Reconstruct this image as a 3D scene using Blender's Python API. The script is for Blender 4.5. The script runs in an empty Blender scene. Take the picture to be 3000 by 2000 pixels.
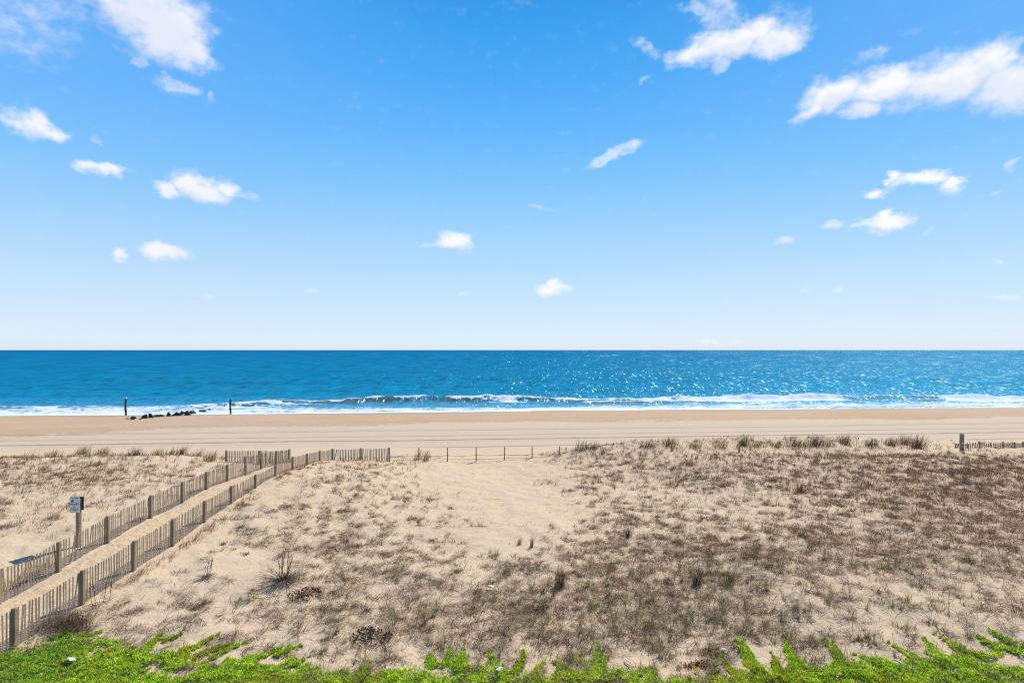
import bpy, bmesh, math, random
import numpy as np
from mathutils import Vector, Matrix

random.seed(7)
rng = np.random.default_rng(11)
scene = bpy.context.scene
COL = scene.collection

# ---------------------------------------------------------------- constants
CAM_Z = 12.0            # eye height above the sea
FPX = 1667.0            # focal length of the 20 mm lens in units of a 3000 wide frame
SLANT = 0.085           # the shore runs slightly away towards +x
SUN_AZ, SUN_EL = 38.0, 47.0

def lin(c):
    return tuple(((v/255)/12.92 if v/255 <= 0.04045 else ((v/255+0.055)/1.055)**2.4) for v in c)

# ---------------------------------------------------------------- numpy noise
_T = rng.random((512, 512)).astype(np.float32)
def vnoise(x, y):
    x = np.asarray(x, float); y = np.asarray(y, float)
    xi = np.floor(x).astype(int); yi = np.floor(y).astype(int)
    fx = x-xi; fy = y-yi
    fx = fx*fx*fx*(fx*(fx*6-15)+10); fy = fy*fy*fy*(fy*(fy*6-15)+10)
    a = _T[xi & 511, yi & 511]; b = _T[(xi+1) & 511, yi & 511]
    c = _T[xi & 511, (yi+1) & 511]; d = _T[(xi+1) & 511, (yi+1) & 511]
    return (a*(1-fx)+b*fx)*(1-fy)+(c*(1-fx)+d*fx)*fy
def fbm(x, y, o=4, seed=0, gain=.5):
    x = np.asarray(x, float); y = np.asarray(y, float)
    s = 0; a = 1; t = 0
    ca, sa = math.cos(.6), math.sin(.6)
    x = x+seed*17.31; y = y+seed*9.77
    for k in range(o):
        s = s+a*vnoise(x, y); t += a; a *= gain
        x, y = (x*ca-y*sa)*2.03+5.1, (x*sa+y*ca)*2.03+1.7
    return s/t
def sstep(a, b, v):
    t = np.clip((np.asarray(v, float)-a)/(b-a), 0, 1)
    return t*t*(3-2*t)

# ---------------------------------------------------------------- terrain
RF = [(-15.4,15.0,2.75),(-15.3,17.5,2.80),(-15.1,20,3.04),(-14.95,22.5,3.27),(-14.9,25,3.38),(-14.85,27.5,3.70),(-14.8,30,3.90),
      (-14.65,32.5,4.10),(-14.55,35,4.22),(-14.45,37.5,4.12),(-14.4,40,3.9),(-14.35,42.5,3.7),(-14.2,45,3.3)]
LF = [(-17.9,17.3,3.1),(-17.8,19.7,3.25),(-17.6,22.1,3.42),(-17.4,24.5,3.72),(-17.3,27.26,3.9),(-17.2,29.7,4.04),(-17.1,31.85,4.19),
      (-17.0,34,4.19),(-16.9,36.1,4.07),(-16.8,38.1,4.0),(-16.7,40.3,3.9),(-16.6,42.4,3.56)]
CP = RF+LF+[
 (-12.5,35,4.15),(-11,37,3.95),(-11,32,3.7),(-8,35,3.4),(-5,34,3.05),(-11.5,28,3.3),(-12,22,3.05),(-8,28,3.0),(-8,40,3.4),(-11,43,3.4),
 (-12,15,2.8),(0,15,2.9),(12,15,3.0),(-6,18,2.85),(6,18,2.95),(16,18,3.2),(-8,20,2.9),(0,21,2.9),(10,21,3.2),(18,21,3.4),
 (0,28,2.88),(10,28,3.25),(20,28,3.6),(27,28,3.8),(0,36,2.85),(10,36,3.2),(20,36,3.65),(32,36,3.95),
 (-8,44,3.15),(0,44,2.9),(5,44,3.1),(10,44,3.5),(15,42,4.0),(20,42,4.1),(25,42,4.12),(30,42,4.1),(37,42,3.95),(42,42,3.9),
 (15,44.3,3.85),(20,44.5,3.82),(25,44.6,3.75),(30,44.8,3.7),(36,44.6,4.15),(38.8,45.0,4.18),(41.5,45.6,4.12),(34.4,45.2,4.0),
 (-12,47.5,3.1),(-8,48,3.0),(-4.5,48,2.9),(0,48,2.95),(3,48,3.12),(6,48,3.6),(10,48,3.9),(16,48,4.2),(20,48,4.15),(25,48.3,4.2),(31,48.5,4.05),(36,48.5,3.9),(42,48.5,3.9),
 (-20,43,3.45),(-23.5,44.5,3.55),(-26,43,3.98),(-32,43,4.0),(-38,43,3.9),(-45,42,3.5),(-20,36,4.0),(-20,39.5,3.75),(-26,34,4.1),(-30,38,3.95),(-20,28,4.05),(-25,26,4.2),(-21,22,3.8),(-20,17,3.4),(-30,25,4.2),
 (-20,47,3.0),(-28,46.5,3.2),(-36,46,3.1),(-45,45.5,3.0),(-15,10,2.7),(0,8,2.8),(15,8,3.0),(-30,12,3.3),(30,15,3.5),(40,25,3.9)]
CP = np.array(CP, float)
_c2 = 1.6**2
_D = np.sqrt(((CP[:, None, :2]-CP[None, :, :2])**2).sum(-1)+_c2)
_W = np.linalg.solve(_D+np.eye(len(CP))*-0.02, CP[:, 2]-3.4)
def dune_base(x, y):
    x = np.clip(x, -46, 46); y = np.clip(y, 6, 60)
    sh = x.shape; x = x.ravel(); y = y.ravel(); out = np.zeros(len(x))
    for k in range(len(CP)):
        out += _W[k]*np.sqrt((x-CP[k, 0])**2+(y-CP[k, 1])**2+_c2)
    return np.clip(out+3.4, 2.3, 4.5).reshape(sh)
BS = [0, 50, 54, 58, 66, 76, 80, 88, 96, 104, 111, 116, 125, 200]
BZ = [2.7, 2.55, 2.2, 2.06, 2.0, 1.97, 1.88, 1.5, 0.95, 0.42, 0.0, -.25, -.8, -4]
def beach_base(x, y):
    s = y-SLANT*x
    cusp = 1.6*np.sin(x/9.0+.6)+1.1*np.sin(x/21.0)
    z = np.interp(s, BS, BZ)
    return z+.10*np.sin((x+3*np.sin(s*.1))/9.0+.6)*sstep(82, 92, s)*(1-sstep(104, 111, s))+0*cusp
def on_path(x, y):
    m = np.interp(y, [10, 17.3, 22.1, 30, 42.4, 46], [-16.7, -16.6, -16.3, -16.0, -15.45, -15.4])
    return 1-sstep(.9, 1.5, np.abs(x-m))
def H(x, y):
    x = np.asarray(x, float); y = np.asarray(y, float)
    s = y-SLANT*x
    edge = 47.7+.5*np.sin(x*.7)+.35*np.sin(x*1.9)
    k = sstep(0, 4.5, s-edge)
    d = dune_base(x, y); b = beach_base(x, y)
    soft = 1-.75*on_path(x, y)
    n = (fbm(x*.35, y*.35, 3, 1)-.5)*.30+(fbm(x*1.3, y*1.3, 3, 2)-.5)*.13+(fbm(x*4, y*4, 2, 3)-.5)*.045
    nb = (fbm(x*.5, y*.9, 3, 4)-.5)*.03
    return (d+n*soft)*(1-k)+(b+nb)*k
def h1(x, y):
    return float(H(np.array([x]), np.array([y]))[0])
def ground_at(px, py, sea=False):
    """the spot on the terrain a sight line from the balcony meets (bearing and drop in 1/1667)"""
    u = (px-1500)/FPX; v = (py-1025)/FPX
    ys = np.concatenate([np.arange(12, 60, .03), np.arange(60, 200, .1)])
    z = H(u*ys, ys)
    if sea: z = np.maximum(z, 0)
    hit = np.nonzero(CAM_Z-v*ys <= z)[0]
    i = hit[0] if len(hit) else len(ys)-1
    return float(u*ys[i]), float(ys[i]), float(z[i])

# ---------------------------------------------------------------- tagging and meshes
def tag(o, label=None, cat=None, group=None, kind=None):
    if label: o['label'] = label
    if cat: o['category'] = cat
    if group: o['group'] = group
    if kind: o['kind'] = kind
    return o
def empty(name, loc, label, cat, group=None):
    o = bpy.data.objects.new(name, None); COL.objects.link(o); o.location = loc
    o.empty_display_size = .2
    return tag(o, label, cat, group)
def link(name, me, mat, parent=None):
    o = bpy.data.objects.new(name, me); COL.objects.link(o)
    if mat: me.materials.append(mat)
    if parent: o.parent = parent
    return o
def np_mesh(name, V, F, colors=None, attrs=None, smooth=False):
    V = np.ascontiguousarray(V, dtype=np.float32); F = np.ascontiguousarray(F, dtype=np.int32)
    me = bpy.data.meshes.new(name)
    me.vertices.add(len(V)); me.vertices.foreach_set('co', V.ravel())
    n, k = F.shape
    me.loops.add(n*k); me.loops.foreach_set('vertex_index', F.ravel())
    me.polygons.add(n); me.polygons.foreach_set('loop_start', np.arange(0, n*k, k, dtype=np.int32))
    me.update(calc_edges=True)
    me.polygons.foreach_set('use_smooth', np.full(n, smooth, dtype=bool))
    if colors is not None:
        a = me.attributes.new('tint', 'FLOAT_COLOR', 'POINT')
        c = np.ones((len(V), 4), np.float32); c[:, :3] = colors
        a.data.foreach_set('color', c.ravel())
    for nm, val in (attrs or {}).items():
        a = me.attributes.new(nm, 'FLOAT', 'POINT'); a.data.foreach_set('value', np.asarray(val, np.float32).ravel())
    return me
def grid_faces(nx, ny):
    i = np.arange(nx*ny).reshape(ny, nx)
    return np.stack([i[:-1, :-1], i[:-1, 1:], i[1:, 1:], i[1:, :-1]], -1).reshape(-1, 4)

# ---------------------------------------------------------------- node helper
class NT:
    def __init__(s, tree): s.t = tree; s.n = tree.nodes; s.l = tree.links
    def new(s, typ, **kw):
        n = s.n.new(typ)
        for k, v in kw.items(): setattr(n, k, v)
        return n
    def put(s, sock, v):
        if v is None: return
        if isinstance(v, bpy.types.NodeSocket): s.l.new(v, sock)
        else:
            if sock.type == 'RGBA' and len(v) == 3: v = (*v, 1)
            sock.default_value = v
    def math(s, op, a, b=None, c=None, clamp=False):
        n = s.new('ShaderNodeMath', operation=op, use_clamp=clamp)
        for i, v in enumerate((a, b, c)): s.put(n.inputs[i], v)
        return n.outputs[0]
    def vmath(s, op, a, b=None, out=0):
        n = s.new('ShaderNodeVectorMath', operation=op)
        s.put(n.inputs[0], a)
        if b is not None: s.put(n.inputs[3] if op == 'SCALE' else n.inputs[1], b)
        return n.outputs[out]
    def rng(s, v, a, b, c=0., d=1., smooth=True):
        n = s.new('ShaderNodeMapRange', interpolation_type='SMOOTHSTEP' if smooth else 'LINEAR')
        for i, q in enumerate((v, a, b, c, d)): s.put(n.inputs[i], q)
        return n.outputs[0]
    def mix(s, f, a, b, mode='MIX'):
        n = s.new('ShaderNodeMix', data_type='RGBA', blend_type=mode)
        s.put(n.inputs[0], f); s.put(n.inputs[6], a); s.put(n.inputs[7], b)
        return n.outputs[2]
    def noise(s, vec, scale, detail=3., rough=.5, out=0, dist=0.):
        n = s.new('ShaderNodeTexNoise'); s.put(n.inputs['Vector'], vec)
        s.put(n.inputs['Scale'], scale); s.put(n.inputs['Detail'], detail); s.put(n.inputs['Roughness'], rough)
        n.inputs['Distortion'].default_value = dist
        return n.outputs[out]
    def mapping(s, vec, loc=(0, 0, 0), rot=(0, 0, 0), scale=(1, 1, 1), typ='POINT'):
        n = s.new('ShaderNodeMapping', vector_type=typ); s.put(n.inputs[0], vec)
        n.inputs[1].default_value = loc; n.inputs[2].default_value = rot; n.inputs[3].default_value = scale
        return n.outputs[0]
    def attr(s, name, out='Fac'):
        return s.new('ShaderNodeAttribute', attribute_name=name).outputs[out]
    def ramp(s, fac, stops, interp='LINEAR'):
        n = s.new('ShaderNodeValToRGB'); r = n.color_ramp; r.interpolation = interp
        while len(r.elements) < len(stops): r.elements.new(.5)
        for e, (p, c) in zip(r.elements, stops): e.position = p; e.color = (*c, 1)
        s.put(n.inputs[0], fac)
        return n.outputs[0]
    def bump(s, h, strength=1., dist=.1, normal=None):
        n = s.new('ShaderNodeBump'); s.put(n.inputs['Height'], h)
        n.inputs['Strength'].default_value = strength; n.inputs['Distance'].default_value = dist
        if normal is not None: s.put(n.inputs['Normal'], normal)
        return n.outputs[0]
    def comb(s, x, y, z):
        n = s.new('ShaderNodeCombineXYZ')
        for i, v in enumerate((x, y, z)): s.put(n.inputs[i], v)
        return n.outputs[0]
    def sep(s, v):
        n = s.new('ShaderNodeSeparateXYZ'); s.put(n.inputs[0], v); return n.outputs
def material(name):
    m = bpy.data.materials.new(name); m.use_nodes = True
    m.node_tree.nodes.clear()
    t = NT(m.node_tree); out = t.new('ShaderNodeOutputMaterial')
    return m, t, out
def principled(t, out, color, rough=.8, normal=None, spec=.2):
    p = t.new('ShaderNodeBsdfPrincipled')
    t.put(p.inputs['Base Color'], color); t.put(p.inputs['Roughness'], rough)
    p.inputs['Specular IOR Level'].default_value = spec
    if normal is not None: t.put(p.inputs['Normal'], normal)
    t.l.new(p.outputs[0], out.inputs[0]); return p
def simple(name, color, rough=.8, var=.25, scale=8., spec=.2):
    m, t, out = material(name)
    co = t.new('ShaderNodeTexCoord').outputs['Object']
    n = t.noise(co, scale, 4, .6)
    c = t.mix(n, tuple(v*(1-var) for v in color), tuple(min(1, v*(1+var)) for v in color))
    principled(t, out, c, rough, t.bump(n, .4, .02), spec)
    return m
def plant_mat(name, transl=.25, rough=.7):
    m, t, out = material(name)
    c = t.attr('tint', 'Color')
    d = t.new('ShaderNodeBsdfDiffuse'); t.put(d.inputs[0], c)
    tr = t.new('ShaderNodeBsdfTranslucent'); t.put(tr.inputs[0], c)
    mx = t.new('ShaderNodeMixShader'); mx.inputs[0].default_value = transl
    t.l.new(d.outputs[0], mx.inputs[1]); t.l.new(tr.outputs[0], mx.inputs[2]); t.l.new(mx.outputs[0], out.inputs[0])
    return m

# ---------------------------------------------------------------- materials
def sand_mat():
    m, t, out = material('dune_sand_surface')
    P = t.new('ShaderNodeNewGeometry').outputs['Position']
    big = t.noise(P, .25, 4, .55); mid = t.noise(P, 1.6, 5, .6); fine = t.noise(P, 14., 4, .65); spk = t.noise(P, 45., 2, .6)
    c = t.mix(big, (.61, .458, .288), (.662, .502, .322))
    c = t.mix(t.rng(mid, .4, .75), c, (.58, .455, .325))
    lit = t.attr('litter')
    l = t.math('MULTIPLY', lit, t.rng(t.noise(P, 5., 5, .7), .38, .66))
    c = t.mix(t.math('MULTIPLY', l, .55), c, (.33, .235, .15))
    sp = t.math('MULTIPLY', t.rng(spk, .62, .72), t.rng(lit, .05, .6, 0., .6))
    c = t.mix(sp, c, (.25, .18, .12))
    h = t.math('ADD', t.math('MULTIPLY', mid, .6), t.math('MULTIPLY', t.noise(P, 5., 3, .55), .28))
    principled(t, out, c, .95, t.bump(h, .8, .14), .1)
    return m
def path_mat():
    m, t, out = material('path_sand_surface')
    P = t.new('ShaderNodeNewGeometry').outputs['Position']
    mid = t.noise(P, 1.2, 5, .6); fine = t.noise(P, 9., 4, .6)
    c = t.mix(mid, (.60, .44, .27), (.65, .485, .31))
    c = t.mix(t.math('MULTIPLY', t.rng(t.noise(P, 2.2, 6, .7), .58, .68), .45), c, (.36, .27, .17))
    h = t.math('ADD', mid, t.math('MULTIPLY', t.noise(P, 3.2, 3, .6), .9))
    principled(t, out, c, .95, t.bump(h, .9, .12), .1)
    return m
def beach_mat():
    m, t, out = material('beach_sand_surface')
    P = t.new('ShaderNodeNewGeometry').outputs['Position']
    x, y, z = t.sep(P)
    s = t.math('SUBTRACT', y, t.math('MULTIPLY', x, SLANT))
    st = t.comb(t.math('MULTIPLY', x, .12), t.math('MULTIPLY', s, .6), 0.)
    big = t.noise(t.comb(t.math('MULTIPLY', x, .03), t.math('MULTIPLY', s, .12), 0.), 1., 4, .5)
    streak = t.noise(st, 1., 5, .65); mid = t.noise(P, .8, 5, .6); fine = t.noise(P, 6., 4, .6)
    dry = t.mix(streak, (.535, .415, .29), (.60, .472, .335))
    wet = t.attr('wet')
    w = t.rng(t.math('ADD', wet, t.math('MULTIPLY', t.math('SUBTRACT', mid, .5), .35)), .35, .65)
    tan = t.mix(t.rng(streak, .3, .7), (.475, .30, .165), (.535, .36, .215))
    tan = t.mix(t.rng(big, .42, .62), tan, (.49, .355, .24))
    c = t.mix(w, dry, tan)
    # scuffed wrack line and footprints along the edge of the damp sand
    ln = t.math('MULTIPLY', t.attr('wrack'), t.rng(t.noise(P, 1.7, 5, .75), .48, .62))
    c = t.mix(t.math('MULTIPLY', ln, .85), c, (.24, .165, .10))
    fp = t.math('MULTIPLY', t.rng(t.noise(P, 2.6, 3, .5), .66, .72), t.rng(t.noise(P, .11, 3, .5), .5, .62))
    c = t.mix(t.math('MULTIPLY', fp, .4), c, (.26, .19, .13))
    # rake furrows left by the beach cleaner, their darkness painted into the sand colour
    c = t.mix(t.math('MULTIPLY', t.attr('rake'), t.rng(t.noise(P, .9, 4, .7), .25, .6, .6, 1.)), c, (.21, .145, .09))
    sw = t.attr('swash')
    c = t.mix(sw, c, (.36, .265, .185))
    r = t.rng(sw, 0, 1, .95, .55)
    h = t.math('ADD', t.math('MULTIPLY', mid, .5), t.math('MULTIPLY', fine, .3))
    principled(t, out, c, r, t.bump(h, .6, .08), .15)
    return m
def water_mat():
    m, t, out = material('sea_water_surface')
    P = t.new('ShaderNodeNewGeometry').outputs['Position']
    x, y, z = t.sep(P)
    s = t.math('SUBTRACT', y, t.math('MULTIPLY', x, SLANT))
    def xs(a, b, o=0.): return t.comb(t.math('MULTIPLY', x, a), t.math('MULTIPLY', s, b), o)
    # body colour: pale blue in the wash, teal behind the breakers, deep blue far out
    c = t.ramp(t.rng(t.math('LOGARITHM', s, 10.), 2., 4., 0., 1., False),
               [(0., (.15, .36, .50)), (.06, (.035, .25, .42)), (.10, (.003, .20, .345)), (.19, (.0, .175, .315)), (.40, (.0, .158, .30)), (.75, (.0, .143, .285)), (.95, (.0, .128, .255)), (1., (.0, .108, .215))])
    streak = t.noise(xs(.028, .16), 1., 5, .62)
    far = t.noise(xs(.006, .02, 4.), 1., 4, .6)
    near = t.rng(s, 150, 420, 1., 0.)
    c = t.mix(t.math('MULTIPLY', t.rng(streak, .52, .70), t.math('ADD', t.math('MULTIPLY', near, .45), .10)), c, (.05, .14, .16))
    c = t.mix(t.math('MULTIPLY', t.rng(far, .45, .75), .30), c, (.004, .085, .20))
    c = t.mix(t.math('MULTIPLY', t.rng(t.noise(xs(.09, .45, 2.), 1., 4, .6), .30, .46, 1., 0.), .45), c, (.004, .075, .19))
    # small-scale ripples painted into the colour as light and dark facets
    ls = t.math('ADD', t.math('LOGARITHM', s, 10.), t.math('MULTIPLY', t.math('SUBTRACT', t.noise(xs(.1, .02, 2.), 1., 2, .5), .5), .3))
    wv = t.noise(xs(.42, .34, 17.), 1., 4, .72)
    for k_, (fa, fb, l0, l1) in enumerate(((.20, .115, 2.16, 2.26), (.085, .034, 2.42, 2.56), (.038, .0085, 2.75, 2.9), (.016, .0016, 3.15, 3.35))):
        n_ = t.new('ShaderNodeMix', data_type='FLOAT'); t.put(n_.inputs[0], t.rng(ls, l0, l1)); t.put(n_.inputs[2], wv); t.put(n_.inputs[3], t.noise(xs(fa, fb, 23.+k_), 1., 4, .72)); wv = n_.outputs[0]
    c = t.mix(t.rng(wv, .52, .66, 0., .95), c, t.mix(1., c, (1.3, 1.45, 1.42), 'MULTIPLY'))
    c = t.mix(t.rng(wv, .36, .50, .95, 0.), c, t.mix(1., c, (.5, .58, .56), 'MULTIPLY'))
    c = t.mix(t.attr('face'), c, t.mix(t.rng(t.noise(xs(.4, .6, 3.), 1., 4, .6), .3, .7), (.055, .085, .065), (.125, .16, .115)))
    # foam
    fo = t.attr('foam')
    lace = t.noise(xs(.16, .62, 1.), 1., 6, .68, dist=.8); lace2 = t.noise(xs(.8, 1.6, 5.), 1., 4, .6, dist=1.2)
    web = t.math('ABSOLUTE', t.math('SUBTRACT', t.noise(xs(.22, .55, 9.), 1., 4, .55, dist=1.5), .5))
    web = t.rng(web, 0., .09, .30, 0.)
    f = t.math('ADD', fo, t.math('ADD', t.math('MULTIPLY', t.math('SUBTRACT', lace, .5), 1.5), t.math('MULTIPLY', t.math('SUBTRACT', lace2, .5), .6)))
    f = t.math('ADD', f, t.math('MULTIPLY', web, t.rng(fo, 0., .25)))
    f = t.math('MULTIPLY', t.rng(f, .42, .72), t.rng(fo, .01, .10))
    # rare little whitecaps
    wc = t.math('MULTIPLY', t.rng(t.noise(xs(.12, .5, 11.), 1., 4, .6), .755, .80), t.rng(s, 130, 420, 1., 0.))
    f = t.math('MAXIMUM', f, t.math('MULTIPLY', wc, .8))
    c = t.mix(f, c, t.mix(lace2, (.58, .70, .86), (.88, .90, .93)))
    # ripples and glints: random facet tilts in cells that match the wave size at each distance from the shore
    def tilt(a, b, amp):
        def cell(o):
            v = t.new('ShaderNodeTexVoronoi'); t.put(v.inputs['Vector'], xs(a, b, o)); v.inputs['Scale'].default_value = 1.
            return v.outputs['Color'], v.outputs['Distance']
        c1, d1 = cell(0.3); r, g, bl = t.sep(c1)
        n2 = t.noise(xs(a*.5, b*.5, 3.), 1., 2, .5, out=1); r2, g2, b2 = t.sep(n2)
        tx = t.math('ADD', t.math('SUBTRACT', r, .5), t.math('SUBTRACT', r2, .5))
        ty = t.math('ADD', t.math('SUBTRACT', g, .5), t.math('SUBTRACT', g2, .5))
        return t.comb(t.math('MULTIPLY', tx, amp), t.math('MULTIPLY', ty, amp), 0.)
    A, B, C, D, E = tilt(3.8, .9, 1.0), tilt(2.2, .28, 1.0), tilt(1.1, .075, 1.0), tilt(.40, .012, 1.0), tilt(.16, .0022, 1.0)
    dith = t.math('ADD', t.math('LOGARITHM', s, 10.), t.math('MULTIPLY', t.math('SUBTRACT', t.noise(xs(.3, .05, 2.), 1., 2, .5), .5), .5))
    def sw(f0, a, b): 
        n = t.new('ShaderNodeMix', data_type='VECTOR'); t.put(n.inputs[0], f0); t.put(n.inputs[4], a); t.put(n.inputs[5], b); return n.outputs[1]
    T = sw(t.rng(dith, 2.22, 2.26), A, B); T = sw(t.rng(dith, 2.56, 2.62), T, C); T = sw(t.rng(dith, 2.9, 2.98), T, D); T = sw(t.rng(dith, 3.35, 3.45), T, E)
    N = t.new('ShaderNodeNewGeometry').outputs['Normal']
    Nt = t.vmath('NORMALIZE', t.vmath('ADD', N, T))
    hgt = t.noise(xs(.5, .5, 13.), 1., 5, .6)
    Nd = t.bump(t.math('ADD', hgt, t.math('MULTIPLY', f, .5)), .5, .5)
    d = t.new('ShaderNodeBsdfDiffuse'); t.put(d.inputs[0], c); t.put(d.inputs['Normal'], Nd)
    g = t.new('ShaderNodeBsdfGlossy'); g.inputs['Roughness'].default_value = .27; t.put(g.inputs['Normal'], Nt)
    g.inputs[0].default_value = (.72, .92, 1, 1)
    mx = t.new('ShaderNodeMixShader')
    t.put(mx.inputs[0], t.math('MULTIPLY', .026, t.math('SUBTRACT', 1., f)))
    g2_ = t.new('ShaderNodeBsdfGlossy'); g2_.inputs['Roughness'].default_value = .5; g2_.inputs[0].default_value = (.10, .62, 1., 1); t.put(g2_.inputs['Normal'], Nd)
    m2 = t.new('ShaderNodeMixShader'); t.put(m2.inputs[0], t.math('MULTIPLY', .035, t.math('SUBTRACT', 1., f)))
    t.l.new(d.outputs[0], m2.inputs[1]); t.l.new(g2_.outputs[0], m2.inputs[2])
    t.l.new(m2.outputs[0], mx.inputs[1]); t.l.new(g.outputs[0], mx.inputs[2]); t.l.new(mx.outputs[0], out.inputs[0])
    return m
def wood_mat(name, dark, light, rough=.85):
    m, t, out = material(name)
    co = t.new('ShaderNodeTexCoord').outputs['Object']
    P = t.new('ShaderNodeNewGeometry').outputs['Position']
    gr = t.noise(t.mapping(co, scale=(1, 1, .06)), 60., 5, .65)
    bl = t.noise(P, 1.7, 3, .6)
    rnd = t.new('ShaderNodeNewGeometry').outputs['Random Per Island']
    c = t.mix(gr, dark, light)
    c = t.mix(t.rng(bl, .4, .7, 0., .45), c, tuple(v*.55 for v in dark))
    hs = t.new('ShaderNodeHueSaturation'); t.put(hs.inputs['Value'], t.rng(rnd, 0., 1., .72, 1.25, False)); t.put(hs.inputs['Color'], c)
    principled(t, out, hs.outputs[0], rough, t.bump(gr, .5, .01), .15)
    return m
M = {}
M['sand'] = sand_mat(); M['path'] = path_mat(); M['beach'] = beach_mat(); M['water'] = water_mat()
M['slat'] = wood_mat('weathered_lath', (.19, .138, .098), (.46, .36, .26))
M['post'] = wood_mat('weathered_post', (.19, .13, .078), (.43, .33, .215))
M['pile'] = wood_mat('wet_pile', (.035, .028, .024), (.10, .085, .07))
M['wire'] = simple('galvanised_wire', (.32, .30, .27), .6, .3)
M['rustwire'] = simple('old_rope', (.16, .12, .085), .9, .3)
M['rock'] = simple('wet_dark_rock', (.022, .025, .025), .6, .6, 2.5, .25)
M['signface'] = simple('sign_face', (.60, .60, .60), .45, .06, 20., .3)
M['signback'] = simple('sign_back', (.045, .04, .04), .6, .2)
M['ink'] = simple('sign_ink', (.02, .022, .035), .7, .1)
M['inkpale'] = simple('sign_grey_ink', (.17, .20, .25), .7, .1)
M['inkteal'] = simple('sign_teal_ink', (.33, .46, .50), .7, .1)
M['red'] = simple('sign_red', (.42, .02, .03), .6, .1)
M['white'] = simple('white_scrap', (.78, .78, .80), .6, .1)
M['stick'] = simple('bleached_stick', (.60, .56, .50), .8, .2)
M['darkstick'] = simple('dark_stick', (.09, .07, .055), .9, .3)
M['orange'] = simple('orange_leaf', (.65, .17, .03), .7, .2)
M['dry'] = plant_mat('dry_plant', .35); M['green'] = plant_mat('green_plant', .5)

# ---------------------------------------------------------------- density of the dune plants, by bearing and distance
GX = np.array([0, 250, 500, 750, 1000, 1250, 1500, 1750, 2000, 2250, 2500, 2750, 3000], float)
GY = np.array([1325, 1345, 1380, 1430, 1480, 1530, 1580, 1640, 1700, 1760, 1820, 1880, 1940], float)
STEM = np.array([
 [6,7,5,0,.8,.5,1.,5.5,5.5,4.5,3.5,2.,1.5],
 [7,7,4.5,0,2,1,1,6,8,8,9,9,7],
 [9,9.5,6,0,6,1.2,.7,5,7.5,9,9,9,8],
 [7,7,4,0,5.5,1.8,.5,3,4.8,6.5,8.5,9,8],
 [6,5.5,3,.9,2.6,2,.4,1.8,2.6,4.2,6.5,7.5,7],
 [5,4,0,.9,1.2,.6,.3,1.5,1.8,3,4.5,6.5,6.5],
 [4,1.5,0,.8,.6,.4,.3,1.6,2.4,4,4.5,5.5,5.5],
 [.5,0,0,.6,.7,.4,1.3,2.5,3,4,4,4.2,4.5],
 [0,.3,.5,.6,.8,.9,2.4,2.6,3,3,3,2.4,3],
 [0,.6,.9,.6,1,1.4,2.4,2.6,3,2.6,2.4,1.8,2],
 [0,.9,.9,.9,1,1.2,2,2.2,2.2,2,1.4,1.4,1.5],
 [0,.8,.7,.7,.9,1,1.2,1.5,1.5,1.5,.9,.9,1],
 [0,.4,.5,.7,.9,1.2,1.5,1.8,1.8,1.6,1.2,1.2,1.2]], float)
MAT = np.array([
 [.3]*13, [.6,.6,.5,.2,.4,.3,.3,.8,1,1,1.2,1.5,1.5],
 [1,1.2,.7,.2,1,.4,.3,1,1.4,1.5,2,2.5,2.2],
 [1,1,.5,.3,1.2,.6,.2,1,1.2,1.5,2.2,3,2.8],
 [1,1,.3,.7,1.6,.8,.15,1.2,1,1.2,2,3,3],
 [1,.5,0,1.7,2,1.3,.15,2,1.6,1.8,2,3,3],
 [.5,0,0,2.2,3,.7,.25,2.6,3,3,3,3.2,3],
 [0,0,.3,1.0,2.6,1.6,1.6,3,3.2,3.5,3.2,3,2.6],
 [0,.5,.9,1.1,2.8,2.5,2.6,3,3,3,2.6,2,2.2],
 [0,1.6,1.5,1.5,2.8,3,3,3,3,2.8,2,1.5,2],
 [0,2,1.6,1.6,2,2.5,3,3,3,2.3,1.4,1.4,1.6],
 [0,1.5,1.5,1.2,1.5,2,2,2,2,1.4,.8,.8,1],
 [0,.8,.9,1,1.2,1.5,1.8,2,2,1.7,1.4,1.4,1.4]], float)
TUFT = np.array([
 [0]*13, [0]*13, [0]*13, [0]*13, [.1]*13, [.1,.1,0,.1,.1,.1,.1,.2,.2,.2,.3,.3,.3],
 [0,0,0,.1,.1,.1,.1,.3,.4,.4,.5,.5,.4],
 [0,0,0,.1,.1,.1,.5,.9,1,1,1,.8,.7],
 [0,0,0,.1,.2,.5,2.2,2.5,2.6,1.8,1.5,1,1],
 [0,0,.1,.1,.8,1.8,2.8,3,3,2,1.5,1.1,1.2],
 [0,0,.1,.1,1.0,2,3,3,3,1.8,1.1,1.1,1.2],
 [0,.1,.1,.2,1.2,2,2.3,2.3,2.2,1.3,.8,.8,1],
 [0,.1,.2,.3,.9,1.3,1.8,2.1,2.1,1.7,1.3,1.3,1.3]], float)
MAT[9:12] *= np.array([1.15, 1.4, 1.6])[:, None]; TUFT[10:12] *= np.array([1.25, 1.5])[:, None]
STEM[9:12] *= 1.3
def bearing_drop(x, y, z):
    return 1500+FPX*x/y, 1025+FPX*(CAM_Z-z)/y
def lookup(G, px, py):
    fx = np.interp(px, GX, np.arange(len(GX))); fy = np.interp(py, GY, np.arange(len(GY)))
    ix = np.clip(fx.astype(int), 0, len(GX)-2); iy = np.clip(fy.astype(int), 0, len(GY)-2)
    fx = fx-ix; fy = fy-iy
    return (G[iy, ix]*(1-fx)+G[iy, ix+1]*fx)*(1-fy)+(G[iy+1, ix]*(1-fx)+G[iy+1, ix+1]*fx)*fy
_q = {}
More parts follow.
